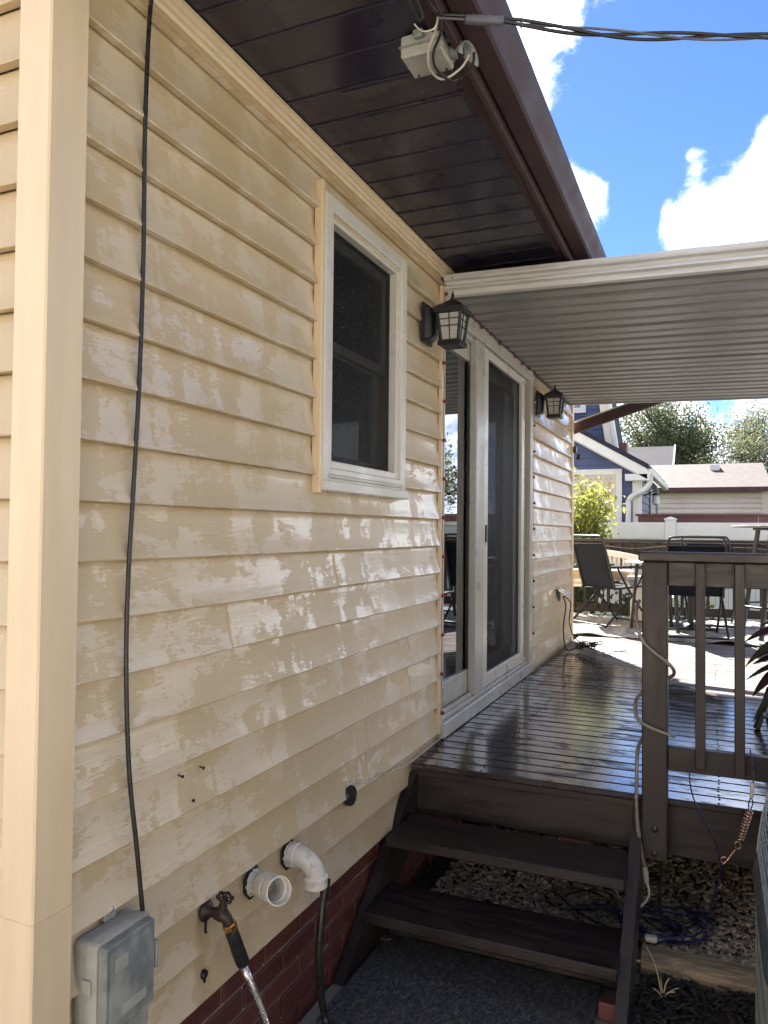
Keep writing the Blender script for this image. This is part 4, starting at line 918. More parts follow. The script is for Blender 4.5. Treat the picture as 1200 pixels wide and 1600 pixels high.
# AC condenser
ac = thing('air_conditioner', 'grey green outdoor air conditioner unit with wire dome top', 'air conditioner', (1.70, 2.15, 0))
cx, cy, hx, hy = 1.705, 2.13, .39, .37
MB().loops([rrect(cx, cy, hx - .03, hy - .03, .10, .035), rrect(cx, cy, hx - .03, hy - .03, .10, .60)], True, True, True).build('coil_core', 'ac_dark', ac, 50)
MB().loops([rrect(cx, cy, hx - .005, hy - .005, .11, .0), rrect(cx, cy, hx, hy, .11, .004), rrect(cx, cy, hx, hy, .11, .05), rrect(cx, cy, hx - .01, hy - .01, .11, .056)], True, True, True).build('base_pan', 'ac_body', ac, 50)
for (x0, y0) in ((-1, 1), (-1, -1), (1, -1), (1, 1)):
    a0 = {(1, 1): 0, (-1, 1): 90, (-1, -1): 180, (1, -1): 270}[x0, y0]; o = []; i_ = []
    for k in range(9):
        a = R(a0 - 4 + 98 * k / 8); px, py = cx + x0 * (hx - .11), cy + y0 * (hy - .11); o.append((px + .112 * math.cos(a), py + .112 * math.sin(a))); i_.append((px + .104 * math.cos(a), py + .104 * math.sin(a)))
    mb = MB(); mb.prism(o + i_[::-1], 'z', .05, .60); mb.build('corner_panel', 'ac_body', ac, 30)
me_l = None
for side in range(4):
    for k in range(22):
        t_ = -.5 + (k + .5) / 22
        if side in (0, 2): p = (cx + (hx - .006) * (1 if side == 0 else -1), cy + t_ * (2 * hy - .24)); rz = 0
        else: p = (cx + t_ * (2 * hx - .24), cy + (hy - .006) * (1 if side == 1 else -1)); rz = R(90)
        if me_l is None: o = MB().box(-.006, .006, -.0035, .0035, 0, .545, .001).build('louver', 'ac_body', None); me_l = o.data
        else: o = bpy.data.objects.new('louver', me_l); COL.objects.link(o)
        o.parent = ac; o.location = (p[0] - 1.70, p[1] - 2.15, .055); o.rotation_euler = (0, 0, rz + R(20))
for side in (0, 2):
    for z in (.19, .33, .47): MB().box(cx + (hx + .001) * (1 if side == 0 else -1) - .002, cx + (hx + .001) * (1 if side == 0 else -1) + .002, cy - hy + .11, cy + hy - .11, z, z + .006).build('band', 'ac_body', ac)
MB().loops([rrect(cx, cy, hx + .004, hy + .004, .115, .595), rrect(cx, cy, hx + .008, hy + .008, .12, .600), rrect(cx, cy, hx + .006, hy + .006, .12, .64), rrect(cx, cy, hx - .012, hy - .012, .12, .672), rrect(cx, cy, hx - .03, hy - .03, .12, .668)], True).build('top_rim', 'ac_top', ac, 40)
prf = [(.675, .006), (.72, .010), (.78, .018), (.84, .030), (.89, .048), (.92, .075), (.935, .12), (.94, .20)]
MB().loops([rrect(cx, cy, hx - i_ - .03, hy - i_ - .03, .10, z - .012) for z, i_ in prf], True, False, True).build('fan_shroud', 'ac_dark', ac, 50)
for k in range(22):
    t_ = k / 21 * (len(prf) - 1); a = min(int(t_), len(prf) - 2); f_ = t_ - a; z = prf[a][0] * (1 - f_) + prf[a + 1][0] * f_; i_ = prf[a][1] * (1 - f_) + prf[a + 1][1] * f_
    MB().tube(rrect(cx, cy, hx - i_, hy - i_, .115, z, 8), .0021, 6, True).build('guard_wire', 'ac_wire', ac, 60)
for k in range(28):
    pts = []
    for z, i_ in prf:
        l_ = rrect(cx, cy, hx - i_ + .003, hy - i_ + .003, .115, z, 6); pts.append(l_[k])
    MB().tube(pts, .0021, 5).build('guard_rib', 'ac_wire', ac, 60)
# plant, stake and bucket behind the rail
pt = thing('potted_plant', 'dark red and green leafed potted plant behind the balusters', 'plant', (1.62, 4.42, .572))
MB().lathe([(.11, 0), (.15, .20), (.165, .21), (.165, .24), (.15, .24), (.14, .19), (.01, .18)], (1.66, 4.42, .574), (0, 0, 1), 24, False).build('pot', 'black_plastic', pt, 40)
MB().tube(spline([(1.66, 4.42, .72), (1.63, 4.41, .90), (1.65, 4.40, 1.12), (1.64, 4.40, 1.30)], 5), .009, 8).build('stem', 'leaf_red', pt, 50)
def leaf(base, tip, width, mat, droop=.03, nrm=(0, -.4, 1)):
    b, t_ = Vector(base), Vector(tip); d = t_ - b; s = d.cross(Vector(nrm)).normalized(); up = s.cross(d).normalized(); n = 9; L = []
    for i in range(n + 1):
        u = i / n; w = width * (math.sin(math.pi * min(1, u * .96 + .02)) ** .75) * (1 - .35 * u); c = b + d * u + up * (droop * math.sin(math.pi * u) - droop * 1.2 * u * u)
        L.append([c - s * w + up * w * .25, c - s * w * .5 + up * w * .06, c - up * w * .06, c + s * w * .5 + up * w * .06, c + s * w + up * w * .25])
    return MB().loops(L, False).build('leaf', mat, pt, 60)
LF = [((1.60, 4.40, 1.06), (1.355, 4.30, 1.045), .042, 'leaf_red', .03), ((1.60, 4.40, .99), (1.355, 4.27, .945), .036, 'leaf_dark', .05), ((1.63, 4.4, 1.0), (1.40, 4.25, .96), .03, 'leaf_red', .02), ((1.60, 4.40, .93), (1.39, 4.28, .925), .035, 'leaf_red', .02), ((1.62, 4.40, .90), (1.36, 4.25, .862), .028, 'leaf_dark', .03), ((1.62, 4.4, .86), (1.385, 4.26, .80), .05, 'leaf_red', .05),
      ((1.63, 4.4, .82), (1.38, 4.22, .68), .035, 'leaf_dark', .05), ((1.63, 4.4, .95), (1.45, 4.2, .88), .04, 'leaf_red', .02), ((1.63, 4.4, 1.1), (1.44, 4.25, 1.14), .035, 'leaf_red', .03), ((1.64, 4.4, 1.2), (1.9, 4.3, 1.25), .04, 'leaf_red', .03), ((1.64, 4.4, 1.0), (1.92, 4.45, .95), .04, 'leaf_dark', .05), ((1.64, 4.4, 1.25), (1.55, 4.6, 1.38), .04, 'leaf_red', .03), ((1.64, 4.4, .85), (1.85, 4.25, .8), .04, 'leaf_red', .05), ((1.64, 4.4, 1.28), (1.62, 4.3, 1.46), .03, 'leaf_red', .02), ((1.60, 4.41, .84), (1.43, 4.3, .76), .03, 'leaf_red', .03), ((1.61, 4.4, 1.02), (1.42, 4.36, 1.0), .03, 'leaf_dark', .02)]
for a in LF: leaf(*a)
MB().bar((1.405, 4.31, .575), (1.47, 4.36, .78), .026, .026, .003).build('support_stake', 'black_plastic', pt)
bk = thing('black_bucket', 'black plastic bucket on the deck by the air conditioner', 'bucket', (1.55, 3.85, .572))
MB().lathe([(.10, .003), (.128, .165), (.134, .168), (.134, .176), (.126, .176), (.12, .16), (.095, .012), (.01, .010)], (1.546, 3.85, .572), (0, 0, 1), 28, False).build('shell', 'black_plastic', bk, 40)
MB().tube([(1.546 + .134 * math.cos(a), 3.85 + .134 * math.sin(a), .747) for a in np.linspace(0, 2 * math.pi, 32)[:-1]], .003, 6, True).build('rim', 'black_plastic', bk, 60)

for i, (x, y, z, a, lab) in enumerate(((.075, 2.665, .018, .4, 'curled rusty dry leaf in the corner between mat and stringer'),)):
    V = [(x + math.cos(a) * u * .02 - math.sin(a) * v * .010 * math.cos(u * 1.3), y + math.sin(a) * u * .02 + math.cos(a) * v * .010 * math.cos(u * 1.3), z + .006 * v * v + .004 * u * u) for u in (-1, -.5, 0, .5, 1) for v in (-1, 0, 1)]
    F = [(r_ * 3 + c_, r_ * 3 + c_ + 1, r_ * 3 + c_ + 4, r_ * 3 + c_ + 3) for r_ in range(4) for c_ in range(2)]
    tag(mkobj('dry_leaf', V, F, 'wire_rust' if i == 0 else 'straw', None, 60), lab, 'leaf')
# ================================================================ PATIO FURNITURE
rg = None
V = []; F = []; nx, ny = 60, 40
for i in range(nx + 1):
    for j in range(ny + 1):
        x = -.55 + 3.2 * i / nx; y = 7.44 + 2.0 * j / ny + .03 * math.sin(x * 2.1); e = math.exp(-((y - 7.46) / .12) ** 2)
        z = .580 + e * .03 * max(0, math.sin(x * 5.2 + 1)) ** 4 + .004 * math.sin(x * 7 + y * 3) + .004
        V.append((x, y, z))
for i in range(nx):
    for j in range(ny): a = i * (ny + 1) + j; F.append((a, a + ny + 1, a + ny + 2, a + 1))
rg = mkobj('rug', V, F, 'rug', None, 60); sm_ = rg.modifiers.new('solid', 'SOLIDIFY'); sm_.thickness = .006; tag(rg, 'grey and white patterned outdoor rug with a rippled edge on the deck', 'rug')
def sling_chair(label, loc, rz):
    c = thing('patio_chair', label, 'chair', loc, rz, 'black sling patio chairs', True); r = .0115
    hoop = spline([(-.25, -.12, .40), (-.25, -.19, .62), (-.25, -.27, .88), (-.235, -.29, .93), (-.20, -.298, .95), (0, -.30, .952), (.20, -.298, .95), (.235, -.29, .93), (.25, -.27, .88), (.25, -.19, .62), (.25, -.12, .40)], 6)
    MB().tube(hoop, r, 8).build('back_frame', 'black_metal', c, 60)
    ls = [[(x, -.115 - (z - .40) * .315 - .025 * math.sin((z - .38) * 6) * (1 - (x / .25) ** 2), z) for x in np.linspace(-.245, .245, 9)] for z in np.linspace(.40, .87, 9)]
    o = MB().loops(ls, False).build('back_sling', 'navy_fabric', c, 80); m_ = o.modifiers.new('solid', 'SOLIDIFY'); m_.thickness = .004
    ls = [[(x, y, .42 + .03 * (y + .1) - .02 * (1 - (x / .25) ** 2)) for x in np.linspace(-.245, .245, 7)] for y in np.linspace(-.12, .36, 8)]
    o = MB().loops(ls, False).build('seat_sling', 'navy_fabric', c, 80); m_ = o.modifiers.new('solid', 'SOLIDIFY'); m_.thickness = .004
    for s in (-1, 1):
        MB().tube([(s * .25, -.14, .40), (s * .25, .38, .435)], r, 8).build('seat_rail', 'black_metal', c, 60)
        MB().tube([(s * .275, -.27, .012), (s * .275, .10, .34), (s * .275, .27, .62)], r, 8).build('leg', 'black_metal', c, 60)
        MB().tube([(s * .262, .36, .012), (s * .262, .04, .40), (s * .262, -.10, .62)], r, 8).build('leg', 'black_metal', c, 60)
        ar = MB(); ar.box(s * .272 - .022, s * .272 + .022, -.22, .32, .618, .640, .006); ar.build('armrest', 'black_metal', c)
    for y, z in ((-.27, .03), (.36, .03)): MB().tube([(-.27, y, z), (.27, y, z)], r * .8, 7).build('cross_bar', 'black_metal', c, 60)
    return c
ch = sling_chair('black sling patio chair nearest the house wall on the rug', (.16, 8.45, .578), R(-42))
dup(ch, (1.02, 7.82, .578), R(8), 'black sling patio chair directly behind the near deck rail')
dup(ch, (1.16, 8.95, .578), R(-170), 'black sling patio chair farther back, partly hidden by another chair')
# white slatted bench with cushions
bn = thing('garden_bench', 'white slatted garden bench with curved back near the far rail', 'bench', (-.35, 9.2, .572))
top = lambda x: 1.37 - .10 * ((x + .5) / .95) ** 2
x = -1.35
while x < .36: MB().box(x, x + .028, 9.385, 9.405, .98, top(x) - .03, .003).build('slat', 'white_paint', bn); x += .052
ls = []
for i in range(25):
    x = -1.40 + 1.80 * i / 24; z = top(x); ls.append([(x, 9.37, z - .05), (x, 9.42, z - .05), (x, 9.42, z + .02), (x, 9.37, z + .02)])
MB().loops(ls, True, True, True).build('top_rail', 'white_paint', bn)
MB().box(-1.40, .40, 9.375, 9.415, .93, .98, .004).build('back_rail', 'white_paint', bn); MB().box(-1.40, .40, 8.92, 9.40, .94, .985, .006).build('seat', 'white_paint', bn)
for x in (-1.40, .34):
    for y in (8.95, 9.36): MB().box(x, x + .06, y, y + .05, .590, .94, .004).build('leg', 'white_paint', bn)
def cushion(name, label, cat, c, s, mat, tilt=0, rz=0):
    ls = []; n = 10
    for k in range(n + 1):
        a = -math.pi / 2 + math.pi * k / n; f = math.cos(a) ** .45 if k not in (0, n) else .0; z = s[2] * math.sin(a)
        ls.append([(p[0], p[1], z) for p in rrect(0, 0, max(.01, s[0] * (.80 + .20 * f)), max(.01, s[1] * (.80 + .20 * f)), .04, 0, 4)])
    mb = MB().loops(ls, True, True, True); M_ = Matrix.Translation(c) @ Matrix.Rotation(rz, 4, 'Z') @ Matrix.Rotation(tilt, 4, 'X'); mb.v = [tuple(M_ @ Vector(p)) for p in mb.v]
    return tag(mb.build(name, mat, None, 60), label, cat)
cushion('seat_cushion', 'white seat cushion on the garden bench under the beige cushion', 'cushion', (-.45, 9.13, 1.01), (.86, .24, .035), 'white_fabric')
cushion('beige_cushion', 'puffy beige cushion on the left half of the garden bench', 'cushion', (-.52, 9.08, 1.085), (.34, .2, .055), 'beige_fabric')
cushion('beige_cushion', 'puffy beige cushion on the right end of the garden bench', 'cushion', (.10, 9.08, 1.085), (.27, .2, .055), 'beige_fabric')
cushion('striped_pillow', 'dark grey striped pillow leaning on the garden bench back', 'pillow', (-.50, 9.27, 1.21), (.24, .12, .05), 'pillow_fabric', R(60))
def round_table(name, label, loc, r, h, topmat, legs=True):
    t_ = thing(name, label, 'table', loc, 0, None, True)
    MB().lathe([(r - .01, h - .022), (r, h - .016), (r, h - .004), (r - .008, h)], (0, 0, 0), (0, 0, 1), 48).build('table_top', topmat, t_, 40)
    return t_
st = round_table('side_table', 'small round pale topped table with dark legs beside the rail post', (.70, 8.25, .578), .34, .70, 'white_paint')
for k in range(3): a = R(70 + 120 * k); MB().bar((.22 * math.cos(a), .22 * math.sin(a), .675), (.28 * math.cos(a), .28 * math.sin(a), .0), .03, .03, .003).build('leg', 'black_metal', st)
MB().lathe([(.25, .62), (.25, .64)], (0, 0, 0), (0, 0, 1), 30).build('apron_ring', 'black_metal', st, 40)
pl_ = thing('tall_planter', 'tall tapered white planter between the bench and rail post', 'planter', (.46, 8.85, .572))
ls = [[(p[0], p[1], z) for p in rrect(.50, 8.85, h_, h_, .02, 0, 3)] for z, h_ in ((.586, .095), (1.04, .15), (1.05, .165), (1.09, .165), (1.092, .14), (1.0, .13))]
MB().loops(ls, True, True, True).build('body', 'white_paint', pl_)
bt = round_table('bar_table', 'tall round bar table with splayed black legs and foot ring', (1.86, 8.2, .578), .50, 1.07, 'wood_table')
for k in range(4):
    a = R(45 + 90 * k + 12); MB().bar((.30 * math.cos(a), .30 * math.sin(a), 1.05), (.47 * math.cos(a), .47 * math.sin(a), .0), .035, .035, .003).build('leg', 'black_metal', bt)
for z, r_ in ((1.035, .30), (.30, .43)): MB().tube([(r_ * math.cos(a), r_ * math.sin(a), z) for a in np.linspace(0, 2 * math.pi, 40)[:-1]], .011, 8, True).build('foot_ring' if z < .5 else 'apron_ring', 'black_metal', bt, 60)
bc = thing('bar_chair', 'tall black bar chair with curved spindle back at the right edge', 'chair', (1.98, 6.95, .572), 0, None, True)
hoop = [(.24 * math.sin(a), -.22 * math.cos(a) * .75, 1.10 + .02 * math.cos(a)) for a in np.linspace(R(-95), R(95), 20)]
MB().tube(hoop, .022, 8).build('back_hoop', 'black_metal', bc, 60)
for k in range(7): a = R(-78 + 26 * k); MB().bar((.235 * math.sin(a), -.16 * math.cos(a), 1.09), (.19 * math.sin(a), -.13 * math.cos(a), .76), .022, .012, .002).build('spindle', 'black_metal', bc)
MB().lathe([(.19, .72), (.21, .735), (.21, .755), (.19, .768)], (0, 0, 0), (0, 0, 1), 28).build('seat', 'navy_fabric', bc, 40)
for k in range(4): a = R(45 + 90 * k); MB().bar((.15 * math.cos(a), .15 * math.sin(a), .73), (.25 * math.cos(a), .25 * math.sin(a), .0), .03, .03, .003).build('leg', 'black_metal', bc)
MB().tube([(.225 * math.cos(a), .225 * math.sin(a), .25) for a in np.linspace(0, 2 * math.pi, 32)[:-1]], .010, 7, True).build('foot_ring', 'black_metal', bc, 60)
pd = thing('pedestal_table', 'low dark pedestal table seen between the first two balusters', 'table', (.98, 8.55, .578), 0, None, True)
MB().lathe([(.20, .0), (.20, .02), (.10, .04), (.032, .06), (.030, .36), (.10, .375), (.30, .38), (.30, .40)], (0, 0, 0), (0, 0, 1), 30).build('pedestal', 'black_metal', pd, 35)
MB().lathe([(.30, .402), (.302, .408), (.30, .416)], (0, 0, 0), (0, 0, 1), 36).build('table_top', 'white_paint', pd, 40)
# string light on the far rail
mb = MB(); mb.tube(spline([(-1.3 + .4 * k, 9.545, 1.40 + (.012 if k % 2 else -.022)) for k in range(16)], 6), .006, 6); tag(mb.build('string_light', 'rope_light', None, 60), 'thin string light draped along the far deck rail', 'string light')

# ================================================================ FENCES
def vinyl_fence(label, loc, rz, n, pitch, H, group):
    f = thing('vinyl_fence', label, 'fence', loc, rz, group, True)
    me_p = me_c = me_f = None
    for k in range(n + 1):
        x = k * pitch
        MB().box(x - .075, x + .075, -.075, .075, 0, H + .035, .006).build('post', 'fence_white', f)
        MB().loops([[(x + sx * h_, sy * h_, z) for sx, sy in ((1, 1), (-1, 1), (-1, -1), (1, -1))] for z, h_ in ((H + .036, .086), (H + .056, .086), (H + .085, .01))], True, True, True).build('post_cap', 'fence_white', f)
        if k == n: break
        MB().box(x + .078, x + pitch - .078, -.028, .028, H - .245, H, .006).build('top_rail', 'fence_white', f)
        MB().box(x + .078, x + pitch - .078, -.025, .025, .06, .20, .006).build('bottom_rail', 'fence_white', f)
        m_ = 13; w = (pitch - .16) / m_
        for j in range(m_):
            x0 = x + .08 + j * w
            if me_f is None: o = MB().box(.002, w - .002, -.012, .012, .201, H - .246, .002).build('board', 'fence_white', None); me_f = o.data
            else: o = bpy.data.objects.new('board', me_f); COL.objects.link(o)
            o.parent = f; o.location = (x0, 0, 0)
    return f
vinyl_fence('white vinyl privacy fence behind the far deck rail', (-6.684, 12.0, -.03), 0, 6, 2.433, 1.755, 'white vinyl fences')
vinyl_fence('white vinyl privacy fence along the right side of the yard', (7.914, 12.1, -.03), R(-90), 6, 2.433, 1.755, 'white vinyl fences')
rw = thing('red_fence', 'long dark red board wall just above the white fence', 'fence', (2, 14, 0))
for k in range(5): MB().box(-.02 + k * 1.9, 1.87 + k * 1.9, 13.98, 14.02, -.05, 1.86, .004).build('panel', 'red_brown', rw)
MB().box(-.06, 9.5, 13.95, 14.05, 1.862, 1.90, .004).build('cap', 'red_brown', rw)

# ================================================================ NEIGHBOURING BUILDINGS, ADDED HOUSES
def lap_face(mb, x0, x1, z0, z1, y, lh=.13, lip=.02, clip=None):
    z = z0
    while z < z1:
        zt = min(z + lh, z1); a0, a1 = (x0, x1) if clip is None else clip(z); b0, b1 = (x0, x1) if clip is None else clip(zt)
        mb.add([(a0, y - lip, z), (a1, y - lip, z), (b1, y, zt), (b0, y, zt), (a0, y + .004, z), (a1, y + .004, z)], [(0, 1, 2, 3), (4, 5, 1, 0)]); z = zt
bh_ = thing('blue_house', 'blue lap sided house with white trim and gable roof beyond the fence', 'house', (-2, 18, 0))
RS = .585; rz_ = lambda x: 2.86 - RS * (x + .16)
mb = MB(); lap_face(mb, -6, -.16, -.05, 6.2, 16.0, .15, .02, lambda z: (-6, min(-.16, -.16 - (z - 2.70) / RS))); mb.add([(-6, 16.004, -.05), (-.16, 16.004, -.05), (-.16, 16.004, 2.75), (-6, 16.004, 6.2)], [(0, 1, 2, 3)]); mb.build('front_wall', 'blue_siding', bh_)
mb = MB()
z = -.05
while z < 2.75:
    mb.add([(-.14, 16.0, z), (-.14, 21.0, z), (-.16, 21.0, z + .15), (-.16, 16.0, z + .15), (-.164, 16.0, z), (-.164, 21.0, z)], [(0, 1, 2, 3), (4, 5, 1, 0)]); z += .15
mb.build('side_wall', 'blue_siding', bh_)
MB().box(-.30, -.128, 15.965, 16.10, -.05, 2.72, .004).build('corner_board', 'white_paint', bh_); MB().box(-.165, -.125, 20.9, 21.02, -.05, 2.7).build('corner_board', 'white_paint', bh_)
mb = MB(); mb.prism([(.02, rz_(.02) + .07), (-6.2, rz_(-6.2) + .07), (-6.2, rz_(-6.2) + .17), (.02, rz_(.02) + .17)], 'y', 15.70, 21.2); mb.build('roof', 'shingle_navy', bh_)
mb = MB(); mb.prism([(.0, rz_(0) - .14), (-6.2, rz_(-6.2) - .14), (-6.2, rz_(-6.2) + .065), (.0, rz_(0) + .065)], 'y', 15.72, 15.78); mb.build('rake_board', 'white_paint', bh_)
mb = MB(); mb.prism([(.0, rz_(0) - .16), (-6.2, rz_(-6.2) - .16), (-6.2, rz_(-6.2) - .145), (.0, rz_(0) - .145)], 'y', 15.78, 16.0); mb.build('rake_soffit', 'white_paint', bh_)
MB().box(-.42, .05, 15.72, 15.98, 2.60, 2.735, .006).build('eave_return', 'white_paint', bh_); MB().box(-.02, .10, 15.74, 21.2, 2.70, 2.83, .01).build('gutter', 'white_paint', bh_)
MB().tube(spline([(.04, 15.86, 2.72), (.03, 15.86, 2.55), (-.08, 15.88, 2.42), (-.26, 15.90, 2.33), (-.36, 15.91, 2.22), (-.37, 15.91, 2.0), (-.37, 15.91, .1)], 6), .055, 10).build('downspout', 'white_paint', bh_, 50)
wn_ = MB(); wn_.box(-2.5, -.50, 15.94, 15.985, 1.72, 1.84, .004); wn_.box(-2.5, -.50, 15.94, 15.985, 2.74, 2.86, .004); wn_.box(-.62, -.50, 15.94, 15.9849, 1.84, 2.74, .004); wn_.box(-2.5, -2.38, 15.94, 15.9849, 1.84, 2.74, .004)
w_ = wn_.build('window', 'white_paint', bh_)
mb = MB(); lo = []
for zz in (1.84, 2.74): lo.append([(-2.38 + 1.76 * i / 120, 15.976 + .008 * math.sin(i * .9), zz) for i in range(121)])
mb.loops(lo, False); mb.build('curtain', 'curtain_white', w_, 80); MB().box(-2.38, -.62, 15.952, 15.955, 1.84, 2.74).build('pane', 'glass', w_)
sw = MB().box(-.135, -.10, 18.3, 19.5, 1.2, 2.55, .004).build('side_window', 'white_paint', bh_); MB().box(-.105, -.095, 18.42, 19.38, 1.3, 2.45).build('pane', 'glass', sw)
ll = MB().lathe([(.03, .0), (.09, -.04), (.09, -.06)], (.08, 16.9, 2.42), (0, 0, 1), 12).build('porch_lantern', 'black_metal', bh_, 40); MB().lathe([(.06, -.06), (.08, -.14), (.07, -.24), (.03, -.27)], (.08, 16.9, 2.42), (0, 0, 1), 12).build('bulb_glass', 'white_paint', ll, 40); MB().bar((-.14, 16.9, 2.36), (.08, 16.9, 2.46), .03, .03).build('bracket', 'black_metal', ll)
# upper storey
xe = lambda z: -1.02 - (z - 3.6) * .155
mb = MB(); lap_face(mb, -6, -1, 3.3, 8.2, 17.6, .15, .02, lambda z: (-6, xe(z))); mb.add([(-6, 17.604, 3.3), (xe(3.3), 17.604, 3.3), (xe(8.2), 17.604, 8.2), (-6, 17.604, 8.2)], [(0, 1, 2, 3)]); mb.build('upper_wall', 'blue_siding', bh_)
mb = MB(); V = [(xe(z) + dx, y, z) for z in (3.2, 8.2) for (dx, y) in ((0, 17.58), (.0, 17.42), (.17, 17.42), (.17, 17.6))]; mb.add(V, [(0, 1, 5, 4), (1, 2, 6, 5), (2, 3, 7, 6)]); mb.build('eave_soffit', 'cream_wall', bh_)
mb = MB(); V = [(xe(z) + dx, y, z) for z in (3.2, 8.2) for (dx, y) in ((.171, 17.40), (.25, 17.40), (.25, 17.62), (.171, 17.62))]; mb.add(V, [(0, 1, 5, 4), (1, 2, 6, 5), (2, 3, 7, 6)]); mb.build('fascia', 'white_paint', bh_)
mb = MB(); V = [(xe(z) + dx, y, z) for z in (3.2, 8.2) for (dx, y) in ((.10, 17.63), (.10, 20.5), (.0, 20.5), (0, 17.63))]; mb.add(V, [(0, 1, 5, 4), (1, 2, 6, 5), (2, 3, 7, 6), (3, 0, 4, 7)]); mb.build('steep_roof', 'shingle_navy', bh_)
uw = MB(); 
for a in ((-2.6, -1.46, 4.28, 4.40), (-2.6, -1.46, 5.5, 5.62)): uw.box(a[0], a[1], 17.53, 17.58, a[2], a[3], .004)
for a in ((-1.58, -1.46), (-1.98, -1.90), (-2.6, -2.48)): uw.box(a[0], a[1], 17.53, 17.579, 4.40, 5.5, .004)
uw = uw.build('upper_window', 'white_paint', bh_); MB().box(-2.48, -1.58, 17.55, 17.555, 4.4, 5.5).build('pane', 'glass', uw); MB().box(-2.48, -1.58, 17.572, 17.576, 4.4, 5.5).build('room_dark', 'dark_room', uw)
MB().box(-.95, -.62, 18.0, 18.4, 3.2, 3.62, .01).build('chimney_stub', 'brick', bh_)
gr_ = thing('garage', 'low pinkish sided garage with mauve shingle roof and dark red eave', 'garage', (1, 27, 0))
mb = MB(); lap_face(mb, -3.5, 2.62, -.05, 2.86, 25.0, .15, .05); mb.add([(-3.5, 25.02, -.05), (2.62, 25.02, -.05), (2.62, 25.02, 2.86), (-3.5, 25.02, 2.86)], [(0, 1, 2, 3)]); mb.box(2.60, 2.64, 25.0, 29, -.05, 2.86); mb.build('wall', 'pink_siding', gr_)
MB().box(2.48, 2.66, 24.96, 25.06, -.05, 2.86, .004).build('corner_board', 'pink_siding', gr_)
mb = MB(); mb.add([(-3.8, 24.7, 2.95), (2.78, 24.7, 2.95), (2.62, 27.1, 3.86), (-3.6, 27.1, 3.86), (-3.8, 24.7, 2.90), (2.78, 24.7, 2.90), (2.62, 27.1, 3.80), (-3.6, 27.1, 3.80), (2.78, 29.5, 2.95), (-3.8, 29.5, 2.95)], [(0, 1, 2, 3), (4, 5, 1, 0), (4, 7, 6, 5), (1, 5, 6, 2), (3, 2, 8, 9), (0, 3, 7, 4)]); mb.build('roof', 'shingle_mauve', gr_)
MB().box(-3.8, 2.78, 24.66, 24.70, 2.82, 2.96, .004).build('fascia', 'red_brown', gr_)
MB().box(1.08, 1.36, 26.4, 26.7, 3.58, 3.78, .01).build('roof_vent', 'white_paint', gr_)
dr = thing('dark_roof_house', 'house with dark blue shingle roof between blue house and garage', 'house', (-3, 32, 0))
mb = MB(); mb.add([(-8, 30.2, 3.6), (-.25, 30.2, 3.6), (-.25, 32.4, 5.06), (-8, 32.4, 5.10), (-.25, 34.6, 3.6), (-8, 34.6, 3.6)], [(0, 1, 2, 3), (3, 2, 4, 5)]); mb.build('roof', 'shingle_navy', dr)
MB().box(-7.8, -.32, 30.4, 34.4, -.05, 3.62).build('wall', 'pink_siding', dr); MB().lathe([(.08, 0), (.08, .55), (.12, .56), (.12, .62)], (-1.95, 31.2, 4.15), (0, 0, 1), 12).build('vent_pipe', 'white_paint', dr, 40); MB().bar((-.23, 30.15, 3.58), (-.23, 32.4, 5.07), .05, .12).build('rake_trim', 'white_paint', dr)
def plain_house(label, x0, x1, y0, y1, h, ridge, wallmat, axis):
    H_ = thing('added_house', label, 'house', ((x0 + x1) / 2, (y0 + y1) / 2, 0))
    MB().box(x0, x1, y0, y1, -.05, h).build('wall', wallmat, H_); mb = MB()
    if axis == 'y': mb.prism([(x0 - .5, h - .05), (x1 + .5, h - .05), ((x0 + x1) / 2, ridge)], 'y', y0 - .4, y1 + .4)
    else: mb.prism([(y0 - .5, h - .05), (y1 + .5, h - .05), ((y0 + y1) / 2, ridge)], 'x', x0 - .4, x1 + .4)
    mb.build('roof', 'shingle_mauve', H_); return H_
nA = plain_house('added unseen grey house on the right, blocks low sky light', 6.4, 13, -11, 2.6, 4.4, 6.4, 'grey_wall', 'y')  # out of view; added to cut light from near the horizon
for y in (-8.5, -5.0, -1.5):
    w_ = MB().box(6.36, 6.40, y, y + 1.1, 1.3, 2.6, .004).build('window', 'white_paint', nA); MB().box(6.34, 6.358, y + .1, y + 1.0, 1.4, 2.5).build('pane', 'glass', w_)
nB = plain_house('added unseen cream house behind the viewer, bounces sunlight back', -9, 5.5, -18, -9.5, 4.6, 6.6, 'cream_wall', 'x')  # out of view; added as a pale bounce surface for the front wall
for x in (-7, -3.5, 0, 3):
    w_ = MB().box(x, x + 1.1, -9.5, -9.47, 1.2, 2.6, .004).build('window', 'white_paint', nB); MB().box(x + .1, x + 1.0, -9.468, -9.45, 1.3, 2.5).build('pane', 'glass', w_)
